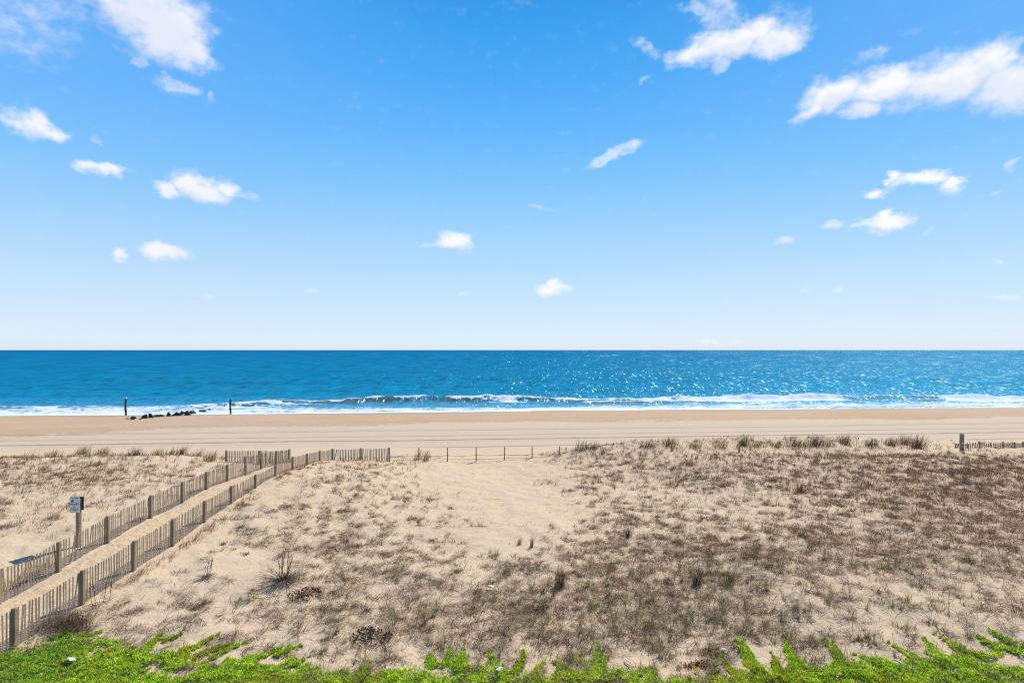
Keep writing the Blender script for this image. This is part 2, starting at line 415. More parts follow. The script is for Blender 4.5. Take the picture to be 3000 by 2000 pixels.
def cover(c, x, y, key, fn):
    """patchy mask: a share c of the ground, in clumps shaped by the noise fn"""
    if key not in _q:
        qx, qy = rng.uniform(-40, 40, 60000), rng.uniform(12, 52, 60000)
        _q[key] = np.sort(fn(qx, qy))
    u = np.searchsorted(_q[key], fn(x, y))/60000.
    return sstep(1-c-.07, 1-c+.07, u)*(c > .004)
def n_mat(x, y): return fbm(x*1.7+y*.5, y*1.7-x*.5, 5, 6, .75)
def n_stem(x, y): return fbm(x*2.5, y*1.7, 4, 8, .72)
def n_tuft(x, y): return fbm(x*1.2, y*1.2, 4, 9, .6)
KIND = {}
def density(G, x, y, z):
    px, py = bearing_drop(x, y, z)
    d = lookup(G, px, py)
    d = d*(1-on_path(x, y))*(1-sstep(49, 50.5, y-SLANT*x))
    bare = 0
    wob = (fbm(x*.5, y*.5, 3, 77)-.5)*.9
    for cx, cy, rx, ry in ((1440, 1385, 230, 60), (1500, 1475, 185, 75), (1480, 1575, 135, 62), (700, 1650, 95, 45), (1690, 1500, 60, 18)):
        bare = np.maximum(bare, 1-sstep(.75, 1.15, np.sqrt(((px-cx)/rx)**2+((py-cy)/ry)**2)+wob))
    d = d*(1-.93*bare)
    if G is MAT: return cover(np.clip((d/3)**1.4*.70, 0, .85), x, y, 'm', n_mat)
    if G is STEM: return cover(np.clip(.012*(d > .3)+(d/8)**1.25*.86, 0, .92), x, y, 's', n_stem)
    return cover(np.clip((d/3)**1.2*.72, 0, .85), x, y, 't', n_tuft)

# ---------------------------------------------------------------- ground sheets
def axis(parts):
    out = []
    for a, b, st in parts: out += list(np.arange(a, b-1e-6, st))
    out.append(parts[-1][1]); return np.array(out)
gx = axis([(-120, -46, 4), (-46, -20, .22), (-20, 20, .13), (20, 46, .22), (46, 120, 4)])
gy = axis([(-20, 10, 2), (10, 24, .12), (24, 58, .17)])
X, Y = np.meshgrid(gx, gy)
Z = H(X, Y)
Yc = np.clip(Y, 14, 60)
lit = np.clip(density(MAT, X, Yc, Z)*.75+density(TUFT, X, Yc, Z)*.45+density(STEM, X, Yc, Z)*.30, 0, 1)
me = np_mesh('dune', np.stack([X, Y, Z], -1).reshape(-1, 3), grid_faces(len(gx), len(gy)), attrs={'litter': lit}, smooth=True)
tag(link('dune_sand', me, M['sand']), kind='structure')
# path between the two snow fences
ty = np.arange(9, 46.5, .12); tt = np.linspace(-1.28, 1.22, 22)
mid = np.interp(ty, [9, 17.3, 22.1, 30, 42.4, 46.5], [-16.75, -16.6, -16.3, -16.0, -15.45, -15.4])
X = mid[:, None]+tt[None, :]; Y = np.repeat(ty[:, None], len(tt), 1)
edge = sstep(.85, 1.25, np.abs(tt))[None, :]
Z = H(X, Y)+.035-.06*edge
me = np_mesh('path', np.stack([X, Y, Z], -1).reshape(-1, 3), grid_faces(len(tt), len(ty)), smooth=True)
tag(link('path', me, M['path']), kind='structure')
# beach
bx_ = axis([(-600, -150, 15), (-150, 150, .6), (150, 600, 15)])
bs_ = axis([(51, 82, .16), (82, 130, .4)])
X, S = np.meshgrid(bx_, bs_)
Y = S+SLANT*X
Z = H(X, Y)
k0 = 1-sstep(51, 53.5, S); Z = Z-.08*k0
wl = 79+1.5*np.sin(X*.045+1)+1.2*np.sin(X*.021)-6.5*sstep(-40, -66, X)+(fbm(X*.09, S*.2, 4, 12, .65)-.5)*9
wet = sstep(-2.2, 2.2, S-wl)
wrack = np.exp(-((S-wl+.3)/1.3)**2)*.8+np.exp(-((S-wl-4)/1.5)**2)*.35
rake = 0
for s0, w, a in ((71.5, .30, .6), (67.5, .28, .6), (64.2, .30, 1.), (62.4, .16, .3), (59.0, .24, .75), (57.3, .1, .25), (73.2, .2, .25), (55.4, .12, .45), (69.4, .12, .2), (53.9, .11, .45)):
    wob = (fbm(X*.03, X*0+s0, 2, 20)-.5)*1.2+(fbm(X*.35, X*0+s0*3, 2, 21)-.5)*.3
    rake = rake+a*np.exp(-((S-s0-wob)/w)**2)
Z = Z-rake*.05
swl = 108.6+1.0*np.sin(X*.06+.5)+(fbm(X*.08, X*0, 3, 14)-.5)*2.5
swash = sstep(-2.4, 1.2, S-swl)
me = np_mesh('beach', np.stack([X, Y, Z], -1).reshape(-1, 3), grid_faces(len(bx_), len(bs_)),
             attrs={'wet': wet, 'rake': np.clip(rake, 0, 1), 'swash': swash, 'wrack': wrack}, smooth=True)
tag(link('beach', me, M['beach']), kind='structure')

# ---------------------------------------------------------------- sea
wx = axis([(-230, -150, 2), (-150, 150, .42), (150, 230, 2)])
ex = np.concatenate([230*1.25**np.arange(1, 26)]); wx = np.concatenate([-ex[::-1], wx, ex])
ws = list(np.arange(105, 142, .35))
st = .4
while ws[-1] < 60000: ws.append(ws[-1]+st); st *= 1.045
ws = np.array(ws)
X, S = np.meshgrid(wx, ws)
CX = np.array([-230,-130,-75,-50,-35,-19,0,11,18,30,42,70,80,95,110,140,230])
CS = np.array([117,118,121,128.5,133,136.5,136,134.5,133,131,134,135,134.5,130,127.5,127,127])
CA = np.array([.1,.15,.25,.55,.85,1.1,1.05,.85,.5,.45,.75,.8,.7,.5,.55,.55,.3])
sc_ = np.interp(X, CX, CS)+(fbm(X*.10, X*0, 4, 30, .65)-.5)*4.5
A = np.interp(X, CX, CA)*(.5+1.75*fbm(X*.11, X*0+4, 4, 31, .6))
dd = S-sc_
front = np.exp(-(dd/1.7)**2); back = np.exp(-(dd/6.5)**2)
bump1 = A*np.where(dd < 0, front, back)
s2 = 126.3+(fbm(X*.12, X*0+9, 2, 33)-.5)*1.5
A2 = .5*sstep(12, 20, X)*(1-sstep(38, 50, X))+.30*sstep(-62, -52, X)*(1-sstep(-45, -30, X))+.28*sstep(-118, -105, X)*(1-sstep(-90, -80, X))+.25*sstep(84, 92, X)*(1-sstep(110, 120, X))
d2 = S-s2
bump2 = A2*np.where(d2 < 0, np.exp(-(d2/1.3)**2), np.exp(-(d2/4.)**2))
sw = (.22*np.sin((S+6*fbm(X*.02, S*.02, 2, 40))*2*np.pi/24)+.10*np.sin((S*.95+X*.2+5*fbm(X*.05, S*.05, 2, 41))*2*np.pi/11))*sstep(112, 150, S)*(1-sstep(230, 420, S))
chop = (fbm(X*.35, S*.5, 3, 42)-.5)*.35*sstep(113, 130, S)*(1-sstep(160, 260, S))
fade = 1-sstep(170, 228, np.abs(X))
Z = (bump1+bump2+sw+chop)*fade
edge_s = 110.8+1.2*np.sin(X*.06+.5)+1.0*np.sin(X*.021+2)+(fbm(X*.08, X*0, 3, 14)-.5)*3.0+(fbm(X*.4, X*0, 2, 15)-.5)*.7
Z = Z+.03-.9*(1-sstep(-2.6, .0, S-edge_s))          # thin tongue of wash that dips under the sand
# foam
nx = fbm(X*.09, X*0+2, 3, 34)
A = A*1.0
broken = np.clip(np.exp(-((X+1+(fbm(X*.5, S*.6, 3, 61)-.5)*7)/3.0)**2)+sstep(38, 44, X)*(1-sstep(76, 84, X))+sstep(100, 106, X)*(1-sstep(180, 200, X))+.9*sstep(22, 34, X)*(1-sstep(36, 44, X))*.6, 0, 1)
crest = np.exp(-((dd-.1+(fbm(X*.6, S*.6, 3, 35)-.5)*1.6)/(.5+1.1*fbm(X*.2, X*0, 2, 36)))**2)*sstep(.36, .60, nx+.10)*sstep(.2, .5, A)
roll = broken*(.72+.5*fbm(X*.3, S*.5, 3, 62))*sstep(-9, -4, dd+(fbm(X*.2, X*0, 3, 63)-.5)*5)*(1-sstep(.6, 1.6, dd))
outer = np.interp(X, [-230,-130,-90,-60,-45,-20,10,30,60,90,130,230], [123,125,126,127.5,124,121.5,121,124,128.5,124,121,121])
wash = (1-sstep(-5, 3, S-outer+(fbm(X*.09, S*.12, 4, 38)-.5)*14))*(.26+.34*fbm(X*.12, S*.3, 3, 39))+np.exp(-((S-edge_s-.8)/1.3)**2)*.75+np.exp(-((S-117)/2.2)**2)*.15
ragged = .20*(1-sstep(outer, outer+9, S))
crest2 = np.exp(-((d2-.1)/.8)**2)*sstep(.15, .35, A2)*.8
behind = .12*sstep(-.5, 1, dd)*(1-sstep(3, 10, dd))*sstep(.3, .6, A)
left_foam = .35*np.exp(-((S-123)/3.5)**2)*sstep(-45, -62, X)
foam = np.clip(np.maximum.reduce([crest*.95, roll*1.15, wash+0*ragged, ragged, crest2, behind+0*X, left_foam]), 0, 1)*fade
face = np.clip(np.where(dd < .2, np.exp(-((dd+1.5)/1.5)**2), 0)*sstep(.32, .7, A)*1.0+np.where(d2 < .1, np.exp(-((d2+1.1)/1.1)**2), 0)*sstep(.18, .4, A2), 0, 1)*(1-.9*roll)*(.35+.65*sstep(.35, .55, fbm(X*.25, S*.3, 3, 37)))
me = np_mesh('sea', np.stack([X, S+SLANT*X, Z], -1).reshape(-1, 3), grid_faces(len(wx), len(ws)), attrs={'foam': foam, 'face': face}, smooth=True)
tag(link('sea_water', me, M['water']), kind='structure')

# ---------------------------------------------------------------- ribbons (blades, stems, twigs)
def ribbons(base, az, lean, length, width, curve, col, segs=2, tip=.25, wdir=None):
    n = len(base); t = np.linspace(0, 1, segs+1)
    ca, sa = np.cos(az), np.sin(az)
    hd = (np.sin(lean)*length)[:, None]*t[None]+(curve*length)[:, None]*t[None]**2
    zz = (np.cos(lean)*length)[:, None]*t[None]-(.45*np.abs(curve)*length)[:, None]*t[None]**2
    P = np.stack([base[:, 0, None]+ca[:, None]*hd, base[:, 1, None]+sa[:, None]*hd, base[:, 2, None]+zz], -1)
    wa = (az+np.pi/2 if wdir is None else wdir)
    w = width[:, None]*(1-(1-tip)*t[None]**1.5)*.5
    off = np.stack([np.cos(wa)[:, None]*w, np.sin(wa)[:, None]*w, 0*w], -1)
    V = np.stack([P-off, P+off], 2).reshape(-1, 3)
    k = (segs+1)*2
    i0 = (np.arange(n)*k)[:, None]; j = (np.arange(segs)*2)[None]
    F = np.stack([i0+j, i0+j+1, i0+j+3, i0+j+2], -1).reshape(-1, 4)
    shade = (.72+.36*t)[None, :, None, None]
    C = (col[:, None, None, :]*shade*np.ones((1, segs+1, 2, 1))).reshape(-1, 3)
    return V, F, C
def join(parts):
    V, F, C = [], [], []; o = 0
    for v, f, c in parts:
        V.append(v); F.append(f+o); C.append(c); o += len(v)
    return np.concatenate(V), np.concatenate(F), np.concatenate(C)
def palette(cols, n, jit=.2):
    P = np.array([lin(c) for c in cols]); i = rng.integers(0, len(P), n)
    return P[i]*(1+(rng.random((n, 1))-.5)*2*jit)
def scatter(G, n_try, gain, box=(-44, 44, 13.5, 50.5)):
    x = rng.uniform(box[0], box[1], n_try); y = rng.uniform(box[2], box[3], n_try)
    ok = np.abs(x) < .96*y+1.5
    x, y = x[ok], y[ok]; z = H(x, y)
    ok = rng.random(len(x)) < density(G, x, y, z)*gain
    return np.stack([x[ok], y[ok], z[ok]], -1)

# upright dry stems, leaning down wind
def stems_at(B, k, hmin, hmax, cols, wid=(.007, .012), spread=.06, leanmax=.5, coh=.35):
    n = len(B); r = np.repeat(np.arange(n), k)
    b = B[r]+np.stack([rng.normal(0, spread, n*k), rng.normal(0, spread, n*k), np.zeros(n*k)-.02], -1)
    hs = np.repeat(rng.uniform(hmin, hmax, n), k)*rng.uniform(.5, 1.1, n*k)
    wscale = np.clip(b[:, 1]/26, .8, 1.7)
    az = np.repeat(rng.normal(.35, .9, n), k)+rng.normal(0, .8, n*k)
    lean = np.repeat(np.abs(rng.normal(.12, .28, n)), k)*.7+np.abs(rng.normal(0.0, .22, n*k)); lean = lean.clip(0, leanmax+.5)
    cc = palette(cols, n, .22)[r]*(1+(rng.random((n*k, 1))-.5)*.4)
    return ribbons(b, az, lean, hs, rng.uniform(*wid, n*k)*wscale, rng.uniform(.02, .45, n*k), cc, 2)
BROWN = [(164, 122, 94), (142, 102, 78), (178, 136, 106), (120, 88, 70), (180, 130, 98), (152, 104, 80)]
TAWNY = [(168, 142, 98), (148, 126, 88), (184, 158, 112), (132, 114, 78)]
GREYM = [(142, 118, 96), (120, 97, 79), (162, 136, 112), (148, 112, 88), (98, 80, 67)]
BLOND = [(196, 178, 136), (172, 156, 116), (210, 194, 154), (150, 135, 102), (126, 112, 88)]
OLIVE = [(146, 144, 76), (160, 150, 86), (126, 128, 68), (174, 158, 100)]
B = scatter(STEM, 420000, .095)
fy = rng.uniform(17, 40, 1400); fy = fy[(fbm(fy*.9, fy*0, 3, 70) > .44) & (rng.random(1400) < .34)]; fx = np.interp(fy, [15, 27.5, 45], [-14.95, -14.5, -13.85])+np.abs(rng.normal(0, .26, len(fy))); B = np.concatenate([B, np.stack([fx, fy, H(fx, fy)], -1)])
fy = rng.uniform(18, 22.5, 260); fx = np.interp(fy, [19, 22], [-18.4, -18.1])-np.abs(rng.normal(0, .35, 260)); B = np.concatenate([B, np.stack([fx, fy, H(fx, fy)], -1)])
L = B[B[:, 0] < -15.6]; R = B[B[:, 0] >= -15.6]
for pts, lab in ((L, 'short brown dry grass growing over the dune beside the sign'), (R, 'short brown dry grass growing over the wide dune beyond the fenced path')):
    V, F, C = stems_at(pts, 5, .13, .46, BROWN if pts is R else BROWN+TAWNY[:2], (.010, .016))
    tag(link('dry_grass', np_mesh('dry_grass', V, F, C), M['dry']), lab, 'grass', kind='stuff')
print('stems', len(B))
# prostrate tangles of dead stems
B = scatter(MAT, 420000, .25)
k = 8; n = len(B); r = np.repeat(np.arange(n), k)
b = B[r]+np.stack([rng.normal(0, .10, n*k), rng.normal(0, .08, n*k), rng.uniform(0, .045, n*k)], -1)
V, F, C = ribbons(b, np.repeat(rng.normal(.3, 1.2, n), k)+rng.normal(0, .7, n*k), rng.uniform(.95, 1.6, n*k), rng.uniform(.10, .42, n*k), rng.uniform(.008, .018, n*k)*np.clip(b[:, 1]/26, .8, 1.6),
                  rng.uniform(-.1, .4, n*k), palette(GREYM, n, .3)[r], 2, .4)
# lone twigs and runners strewn over the sand between the tangles
m = 2600
x = rng.uniform(-14, 40, m*3); y = 14+34*rng.random(m*3)**1.4; ok = np.abs(x) < .95*y; x = x[ok]; y = y[ok]; z = H(x, y)
ok = rng.random(len(x)) < lookup(MAT, *bearing_drop(x, y, z))*.5; x = x[ok]; y = y[ok]; z = z[ok]
b = np.stack([x, y, z+.02], -1); m = len(b)
pt = [(V, F, C), ribbons(b, rng.normal(.2, 1.6, m), rng.uniform(1.2, 1.62, m), rng.uniform(.1, .5, m), rng.uniform(.010, .020, m)*np.clip(y/26, .8, 1.6), rng.uniform(-.05, .3, m), palette(GREYM, m, .3), 3, .5)]
V, F, C = join(pt)
tag(link('dead_ground_cover', np_mesh('dead_mats', V, F, C), M['dry']), 'low dark tangles of dead stems lying on the sand', 'ground cover', kind='stuff')
print('mats', n)
# curved pale tufts of last year's grass in the near part
B = scatter(TUFT, 260000, .13)
k = 16; n = len(B); r = np.repeat(np.arange(n), k)
b = B[r]+np.stack([rng.normal(0, .035, n*k), rng.normal(0, .035, n*k), np.zeros(n*k)-.01], -1)
sz = np.repeat(rng.uniform(.5, 1.4, n), k)
pt = [ribbons(b, rng.uniform(0, 2*np.pi, n*k), rng.uniform(.15, 1.15, n*k), rng.uniform(.15, .42, n*k)*sz, rng.uniform(.008, .016, n*k), rng.uniform(.1, .7, n*k), palette(BLOND, n, .3)[r], 3)]
sel = B[rng.random(n) < .20]
pt.append(stems_at(sel, 9, .25, .62, OLIVE, (.009, .015), .04, .3))
V, F, C = join(pt)
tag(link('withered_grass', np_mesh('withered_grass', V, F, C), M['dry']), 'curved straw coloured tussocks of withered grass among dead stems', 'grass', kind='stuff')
print('tufts', n)

# ---------------------------------------------------------------- bright green creeping ground cover along the near edge
def edge_drop(px):   # where the solid mat begins, by bearing
    return np.interp(px, [-600, 0, 100, 200, 300, 420, 560, 660, 760, 860, 960, 1040, 1130, 1240, 1330, 1400, 1500, 1640, 1760, 1860, 1980, 2080, 2200, 2330, 2460, 2560, 2680, 2800, 2900, 3000, 3600],
                           [1890, 1896, 1880, 1862, 1872, 1905, 1925, 1930, 1930, 1938, 1985, 1995, 1962, 1990, 1965, 1952, 1978, 1990, 1985, 1980, 1992, 1990, 1975, 1960, 1955, 1945, 1950, 1925, 1915, 1905, 1880])
RUN = [((420,1905),(470,1855),26),((520,1915),(640,1858),22),((560,1930),(690,1885),22),((610,1935),(735,1880),20),((700,1945),(850,1890),26),((800,1930),(885,1892),26),((470,1880),(540,1852),14),
       ((690,1990),(745,1950),16),((830,2010),(905,1960),18),((850,1960),(905,1925),16),((1030,2000),(1085,1940),22),((1040,1995),(1060,1958),18),((1110,1975),(1180,1965),18),((940,2010),(1000,1970),14),((1270,1960),(1260,1918),28),((1330,1960),(1355,1905),26),((1300,1960),(1318,1895),18),((1350,1975),(1350,1912),22),
       ((1480,1985),(1425,1912),26),((1500,1985),(1530,1905),20),((1560,2000),(1595,1945),16),((1690,1990),(1615,1938),22),((1720,1985),(1750,1885),24),((1760,1980),(1675,1922),20),((1740,1980),(1780,1925),18),((1620,2000),(1640,1950),14),
       ((1850,1985),(1915,1958),20),((1900,2000),(1920,1960),18),((2080,1995),(2095,1960),18),((2170,1990),(2100,1900),12),((2250,2000),(2190,1900),22),((2190,1930),(2150,1870),18),((2200,1960),(2178,1872),16),((2300,2000),(2260,1915),26),
       ((2370,1990),(2302,1858),32),((2340,1965),(2310,1900),30),((2500,1990),(2410,1875),26),((2460,1960),(2440,1880),16),((2600,1970),(2600,1938),40),((2620,1970),(2490,1915),20),((2720,1960),(2600,1880),26),((2790,1960),(2705,1868),24),((2850,1940),(2740,1860),22),
       ((2900,1930),(2790,1905),24),((2940,1910),(2860,1865),22),((2980,1890),(2900,1848),26),((2990,1920),(2870,1880),20),((2830,1950),(2700,1905),22),((240,1870),(300,1850),16),((130,1880),(230,1845),18),((200,1870),(190,1846),12)]
def greens():
    pts = []
    x = rng.uniform(-17.5, 18.5, 900000); y = rng.uniform(10.5, 20, 900000)
    z = H(x, y); px, py = bearing_drop(x, y, z)
    m = edge_drop(px)-10*sstep(300, 700, px)+(fbm(x*2.2, y*2.2, 4, 50, .6)-.5)*62
    gaps = fbm(x*1.1+3, y*1.1, 3, 51)
    ok = (py > m) & ((gaps > .33+.06*(py < 1950)) | (py > m+60)) & (rng.random(len(x)) < .27*(sstep(-4, 26, py-m)*.75+.25))
    # keep clear of the fenced path
    ok &= (x > np.interp(y, [10, 22], [-15.6, -15.0]))
    pts.append(np.stack([x[ok], y[ok], z[ok], gaps[ok]], -1))
    for (a, b, w) in RUN:
        ax, ay, _ = ground_at(*a); bx, by, _ = ground_at(*b)
        Lg = math.hypot(bx-ax, by-ay); az0 = math.atan2(by-ay, bx-ax)
        bend = math.sin(a[0])*.14*Lg
        for q in range(int(2+w/11)):                      # several strands side by side, the longest in the middle
            o_ = (q-(1+w/11)/2)*.085; t1 = 1-(.5*random.random() if q else 0)
            nn = int(Lg*6.5); ts = (np.arange(nn)+rng.random(nn))/nn*t1
            for t in ts:
                for sd in (-1, 1):
                    sl = (.115*(1-.6*t)+.03)*random.uniform(.35, 1.15)*(w/22)**.5; sa = az0+sd*random.uniform(.2, .9)
                    m_ = int(8*(1-.35*t)); u = rng.random(m_)*sl
                    cx = ax+(bx-ax)*t-math.sin(az0)*(o_*(1-t)+bend*4*t*(1-t)*.5); cy = ay+(by-ay)*t+math.cos(az0)*(o_*(1-t)+bend*4*t*(1-t)*.5)
                    xx = cx+np.cos(sa)*u+rng.normal(0, .012, m_); yy = cy+np.sin(sa)*u+rng.normal(0, .012, m_)
                    pts.append(np.stack([xx, yy, H(xx, yy), np.full(m_, sa+100)], -1))
    return np.concatenate(pts)
G = greens(); n = len(G); k = 4; r = np.repeat(np.arange(n), k)
run = G[:, 3] > 50
hum = np.where(run, .035, .02+.13*sstep(.35, .7, fbm(G[:, 0]*2.4, G[:, 1]*2.4, 3, 53)))
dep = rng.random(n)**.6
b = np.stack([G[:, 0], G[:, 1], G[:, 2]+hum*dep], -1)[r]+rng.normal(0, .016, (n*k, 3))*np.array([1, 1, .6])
az_ = np.where(run[r], G[r, 3]-100+rng.normal(0, .7, n*k), rng.normal(1.2, 1.3, n*k))
GREEN = [(202, 228, 60), (180, 216, 58), (222, 236, 66), (146, 192, 58), (228, 234, 74), (132, 182, 64)]
gc = palette(GREEN, n, .22)
yel = sstep(.52, .66, fbm(G[:, 0]*.7, G[:, 1]*.7, 2, 54))*sstep(-13, -9, G[:, 0])
gc = gc*(1-.35*yel[:, None])+np.array(lin((206, 196, 44)))*.35*yel[:, None]
cool = 1-sstep(-14.2, -11.5, G[:, 0])
gc = gc*(1-.45*cool[:, None])+np.array(lin((104, 162, 70)))*.45*cool[:, None]
red = rng.random(n) < .008
gc[red] = lin((150, 78, 40))
gc = gc*(.72+.5*dep)[:, None]*(.75+.5*fbm(G[:, 0]*3, G[:, 1]*3, 2, 81))[:, None]  # leaves low in the mat coloured darker, painting in the shade of the gaps
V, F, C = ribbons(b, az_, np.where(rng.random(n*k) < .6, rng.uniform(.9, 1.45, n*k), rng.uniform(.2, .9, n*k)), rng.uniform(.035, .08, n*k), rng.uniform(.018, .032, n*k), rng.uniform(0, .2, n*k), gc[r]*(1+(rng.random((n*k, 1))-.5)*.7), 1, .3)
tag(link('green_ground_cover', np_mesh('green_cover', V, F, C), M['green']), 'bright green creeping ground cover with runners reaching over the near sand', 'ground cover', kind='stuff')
print('greens', n)

# ---------------------------------------------------------------- snow fences
def box(bm, c, sx, sy, sz, rot=0., tilt=0., taper=1.):
    mt = Matrix.Translation(c) @ Matrix.Rotation(rot, 4, 'Z') @ Matrix.Rotation(tilt, 4, 'X')
    vs = []
    for z in (-.5, .5):
        f = 1. if z < 0 else taper
        for x, y in ((-.5, -.5), (.5, -.5), (.5, .5), (-.5, .5)):
            vs.append(bm.verts.new(mt @ Vector((x*sx*f, y*sy*f, z*sz))))
    for q in ((0, 3, 2, 1), (4, 5, 6, 7), (0, 1, 5, 4), (1, 2, 6, 5), (2, 3, 7, 6), (3, 0, 4, 7)):
        bm.faces.new([vs[i] for i in q])
def bm_obj(name, bm, mat, parent=None, smooth=False, bevel=0.):
    if bevel: bmesh.ops.bevel(bm, geom=bm.edges[:], offset=bevel, segments=1, affect='EDGES')
    me = bpy.data.meshes.new(name); bm.to_mesh(me); bm.free()
    if smooth: me.polygons.foreach_set('use_smooth', [True]*len(me.polygons))
    return link(name, me, mat, parent)
def tube(bm, pts, r, sides=5):
    rings = []
    for i, p in enumerate(pts):
        p = Vector(p); a = Vector(pts[max(i-1, 0)]); c = Vector(pts[min(i+1, len(pts)-1)])
        d = (c-a).normalized(); u = d.orthogonal().normalized(); v = d.cross(u)
        rr = r[i] if isinstance(r, (list, tuple)) else r
        rings.append([bm.verts.new(p+u*math.cos(q*2*math.pi/sides)*rr+v*math.sin(q*2*math.pi/sides)*rr) for q in range(sides)])
    for a, c in zip(rings, rings[1:]):
        for q in range(sides): bm.faces.new((a[q], a[(q+1) % sides], c[(q+1) % sides], c[q]))
    bm.faces.new(rings[0][::-1]); bm.faces.new(rings[-1])
def fence(posts, label, group, pw=.128, sag=.06, wild=.07):
    """posts: (x, y, top z). Lath panels hang between square posts on four wire strands."""
    x0, y0, t0 = posts[0]
    root = empty('snow_fence', (x0, y0, h1(x0, y0)), label, 'fence', group)
    O = Vector(root.location)
    def L(x, y, z): return Vector((x, y, z))-O
    for i, (x, y, top) in enumerate(posts):
        j = min(i, len(posts)-2); a = math.atan2(posts[j+1][1]-posts[j][1], posts[j+1][0]-posts[j][0])
        g = h1(x, y)-.45; bm = bmesh.new(); tp = top+random.uniform(.0, .05)
        box(bm, (0, 0, 0), pw, pw, tp-g, 0, random.uniform(-.012, .012))
        o = bm_obj('post', bm, M['post'], root, bevel=.008)
        o.location = L(x+.0, y, (tp+g)/2); o.rotation_euler.z = a+random.uniform(-.06, .06)
    for (xa, ya, ta), (xb, yb, tb) in zip(posts, posts[1:]):
        d = math.hypot(xb-xa, yb-ya); a = math.atan2(yb-ya, xb-xa)
        nrm = Vector((-math.sin(a), math.cos(a), 0))
        n = max(6, int(round(d/.124))); bm = bmesh.new(); bw = bmesh.new()
        side = -.05 if nrm.y < 0 else .05
        sg = random.uniform(.4, 1.3)*sag
        for k in range(1, n):
            f = (k+random.uniform(-.16, .16))/n
            x = xa+(xb-xa)*f; y = ya+(yb-ya)*f
            top = ta+(tb-ta)*f-sg*4*f*(1-f)+random.uniform(-.02, .015)
            bot = min(h1(x, y)-.12, top-.35)
            til = random.uniform(-.03, .03)+(random.choice((-1, 1))*random.uniform(.05, .28) if random.random() < wild else 0)
            mt = Matrix.Rotation(a, 4, 'Z') @ Matrix.Rotation(til, 4, 'Y')
            c = L(x, y, (top+bot)/2)+nrm*side*.6
            w = random.uniform(.046, .060); hh = top-bot
            vs = [bm.verts.new(c+mt @ Vector((sx*w/2, sy*.006, sz*hh/2))) for sz in (-1, 1) for sx, sy in ((-1, -1), (1, -1), (1, 1), (-1, 1))]
            for q in ((0, 3, 2, 1), (4, 5, 6, 7), (0, 1, 5, 4), (1, 2, 6, 5), (2, 3, 7, 6), (3, 0, 4, 7)): bm.faces.new([vs[i] for i in q])
        p = bm_obj('slat_panel', bm, M['slat'], root)
        for lv in (.14, .42, .70, .98):
            pts = []
            for q in range(9):
                f = q/8; zt = ta+(tb-ta)*f-sg*4*f*(1-f)-lv
                pts.append(L(xa+(xb-xa)*f, ya+(yb-ya)*f, zt)+nrm*(side*.6+.012))
            tube(bw, pts, .004, 4)
        w = bm_obj('wire', bw, M['wire'], p)
    return root
LT = [3.1+1.2, 4.38, 4.60-.05, 4.84, 5.0, 5.09, 5.16, 5.17, 5.22, 5.07, 4.84, 4.58]
lf = [(x, y, t) for (x, y, z), t in zip(LF, LT)]
lf = [(-18.0, 14.9, 4.15)]+lf
wing_l = [(-19.15, 43.2, 4.36), (-21.8, 43.4, 4.33)]
fence(lf+wing_l, 'weathered snow fence on the sign side of the path, ending behind the grassy dune', 'snow fences lining the sandy path')
RT = [4.0, 4.06, 4.24, 4.44, 4.59, 4.72, 4.80, 4.87, 4.93, 4.97, 4.95, 4.73, 4.18]
RTOP = [4.0, 4.06, 4.24, 4.44, 4.59, 4.72, 4.80, 4.87, 4.93, 4.96, 4.73, 4.46, 4.20]
rf = [(x, y, t) for (x, y, z), t in zip(RF, RTOP)]
wing_r = [(-12.0, 45.2, 4.18), (-9.8, 45.4, 4.20)]
fence(rf+wing_r, 'weathered snow fence between the path and the wide dune, rising from the green plants', 'snow fences lining the sandy path')
bx0, by0 = 38.8*.985, 46.2
cor = [((2800-1500)/FPX*46.3, 46.3, 4.33), ((2870-1500)/FPX*46.0, 46.0, 4.60), ((2938-1500)/FPX*45.7, 45.7, 4.62), ((2973-1500)/FPX*46.6, 46.6, 4.45), ((2998-1500)/FPX*47.4, 47.4, 4.36), (45.5, 48.6, 4.3)]
fence(cor, 'half buried crooked snow fence on the far dune behind the thick square post', 'half buried snow fence', .09, .10, .25)

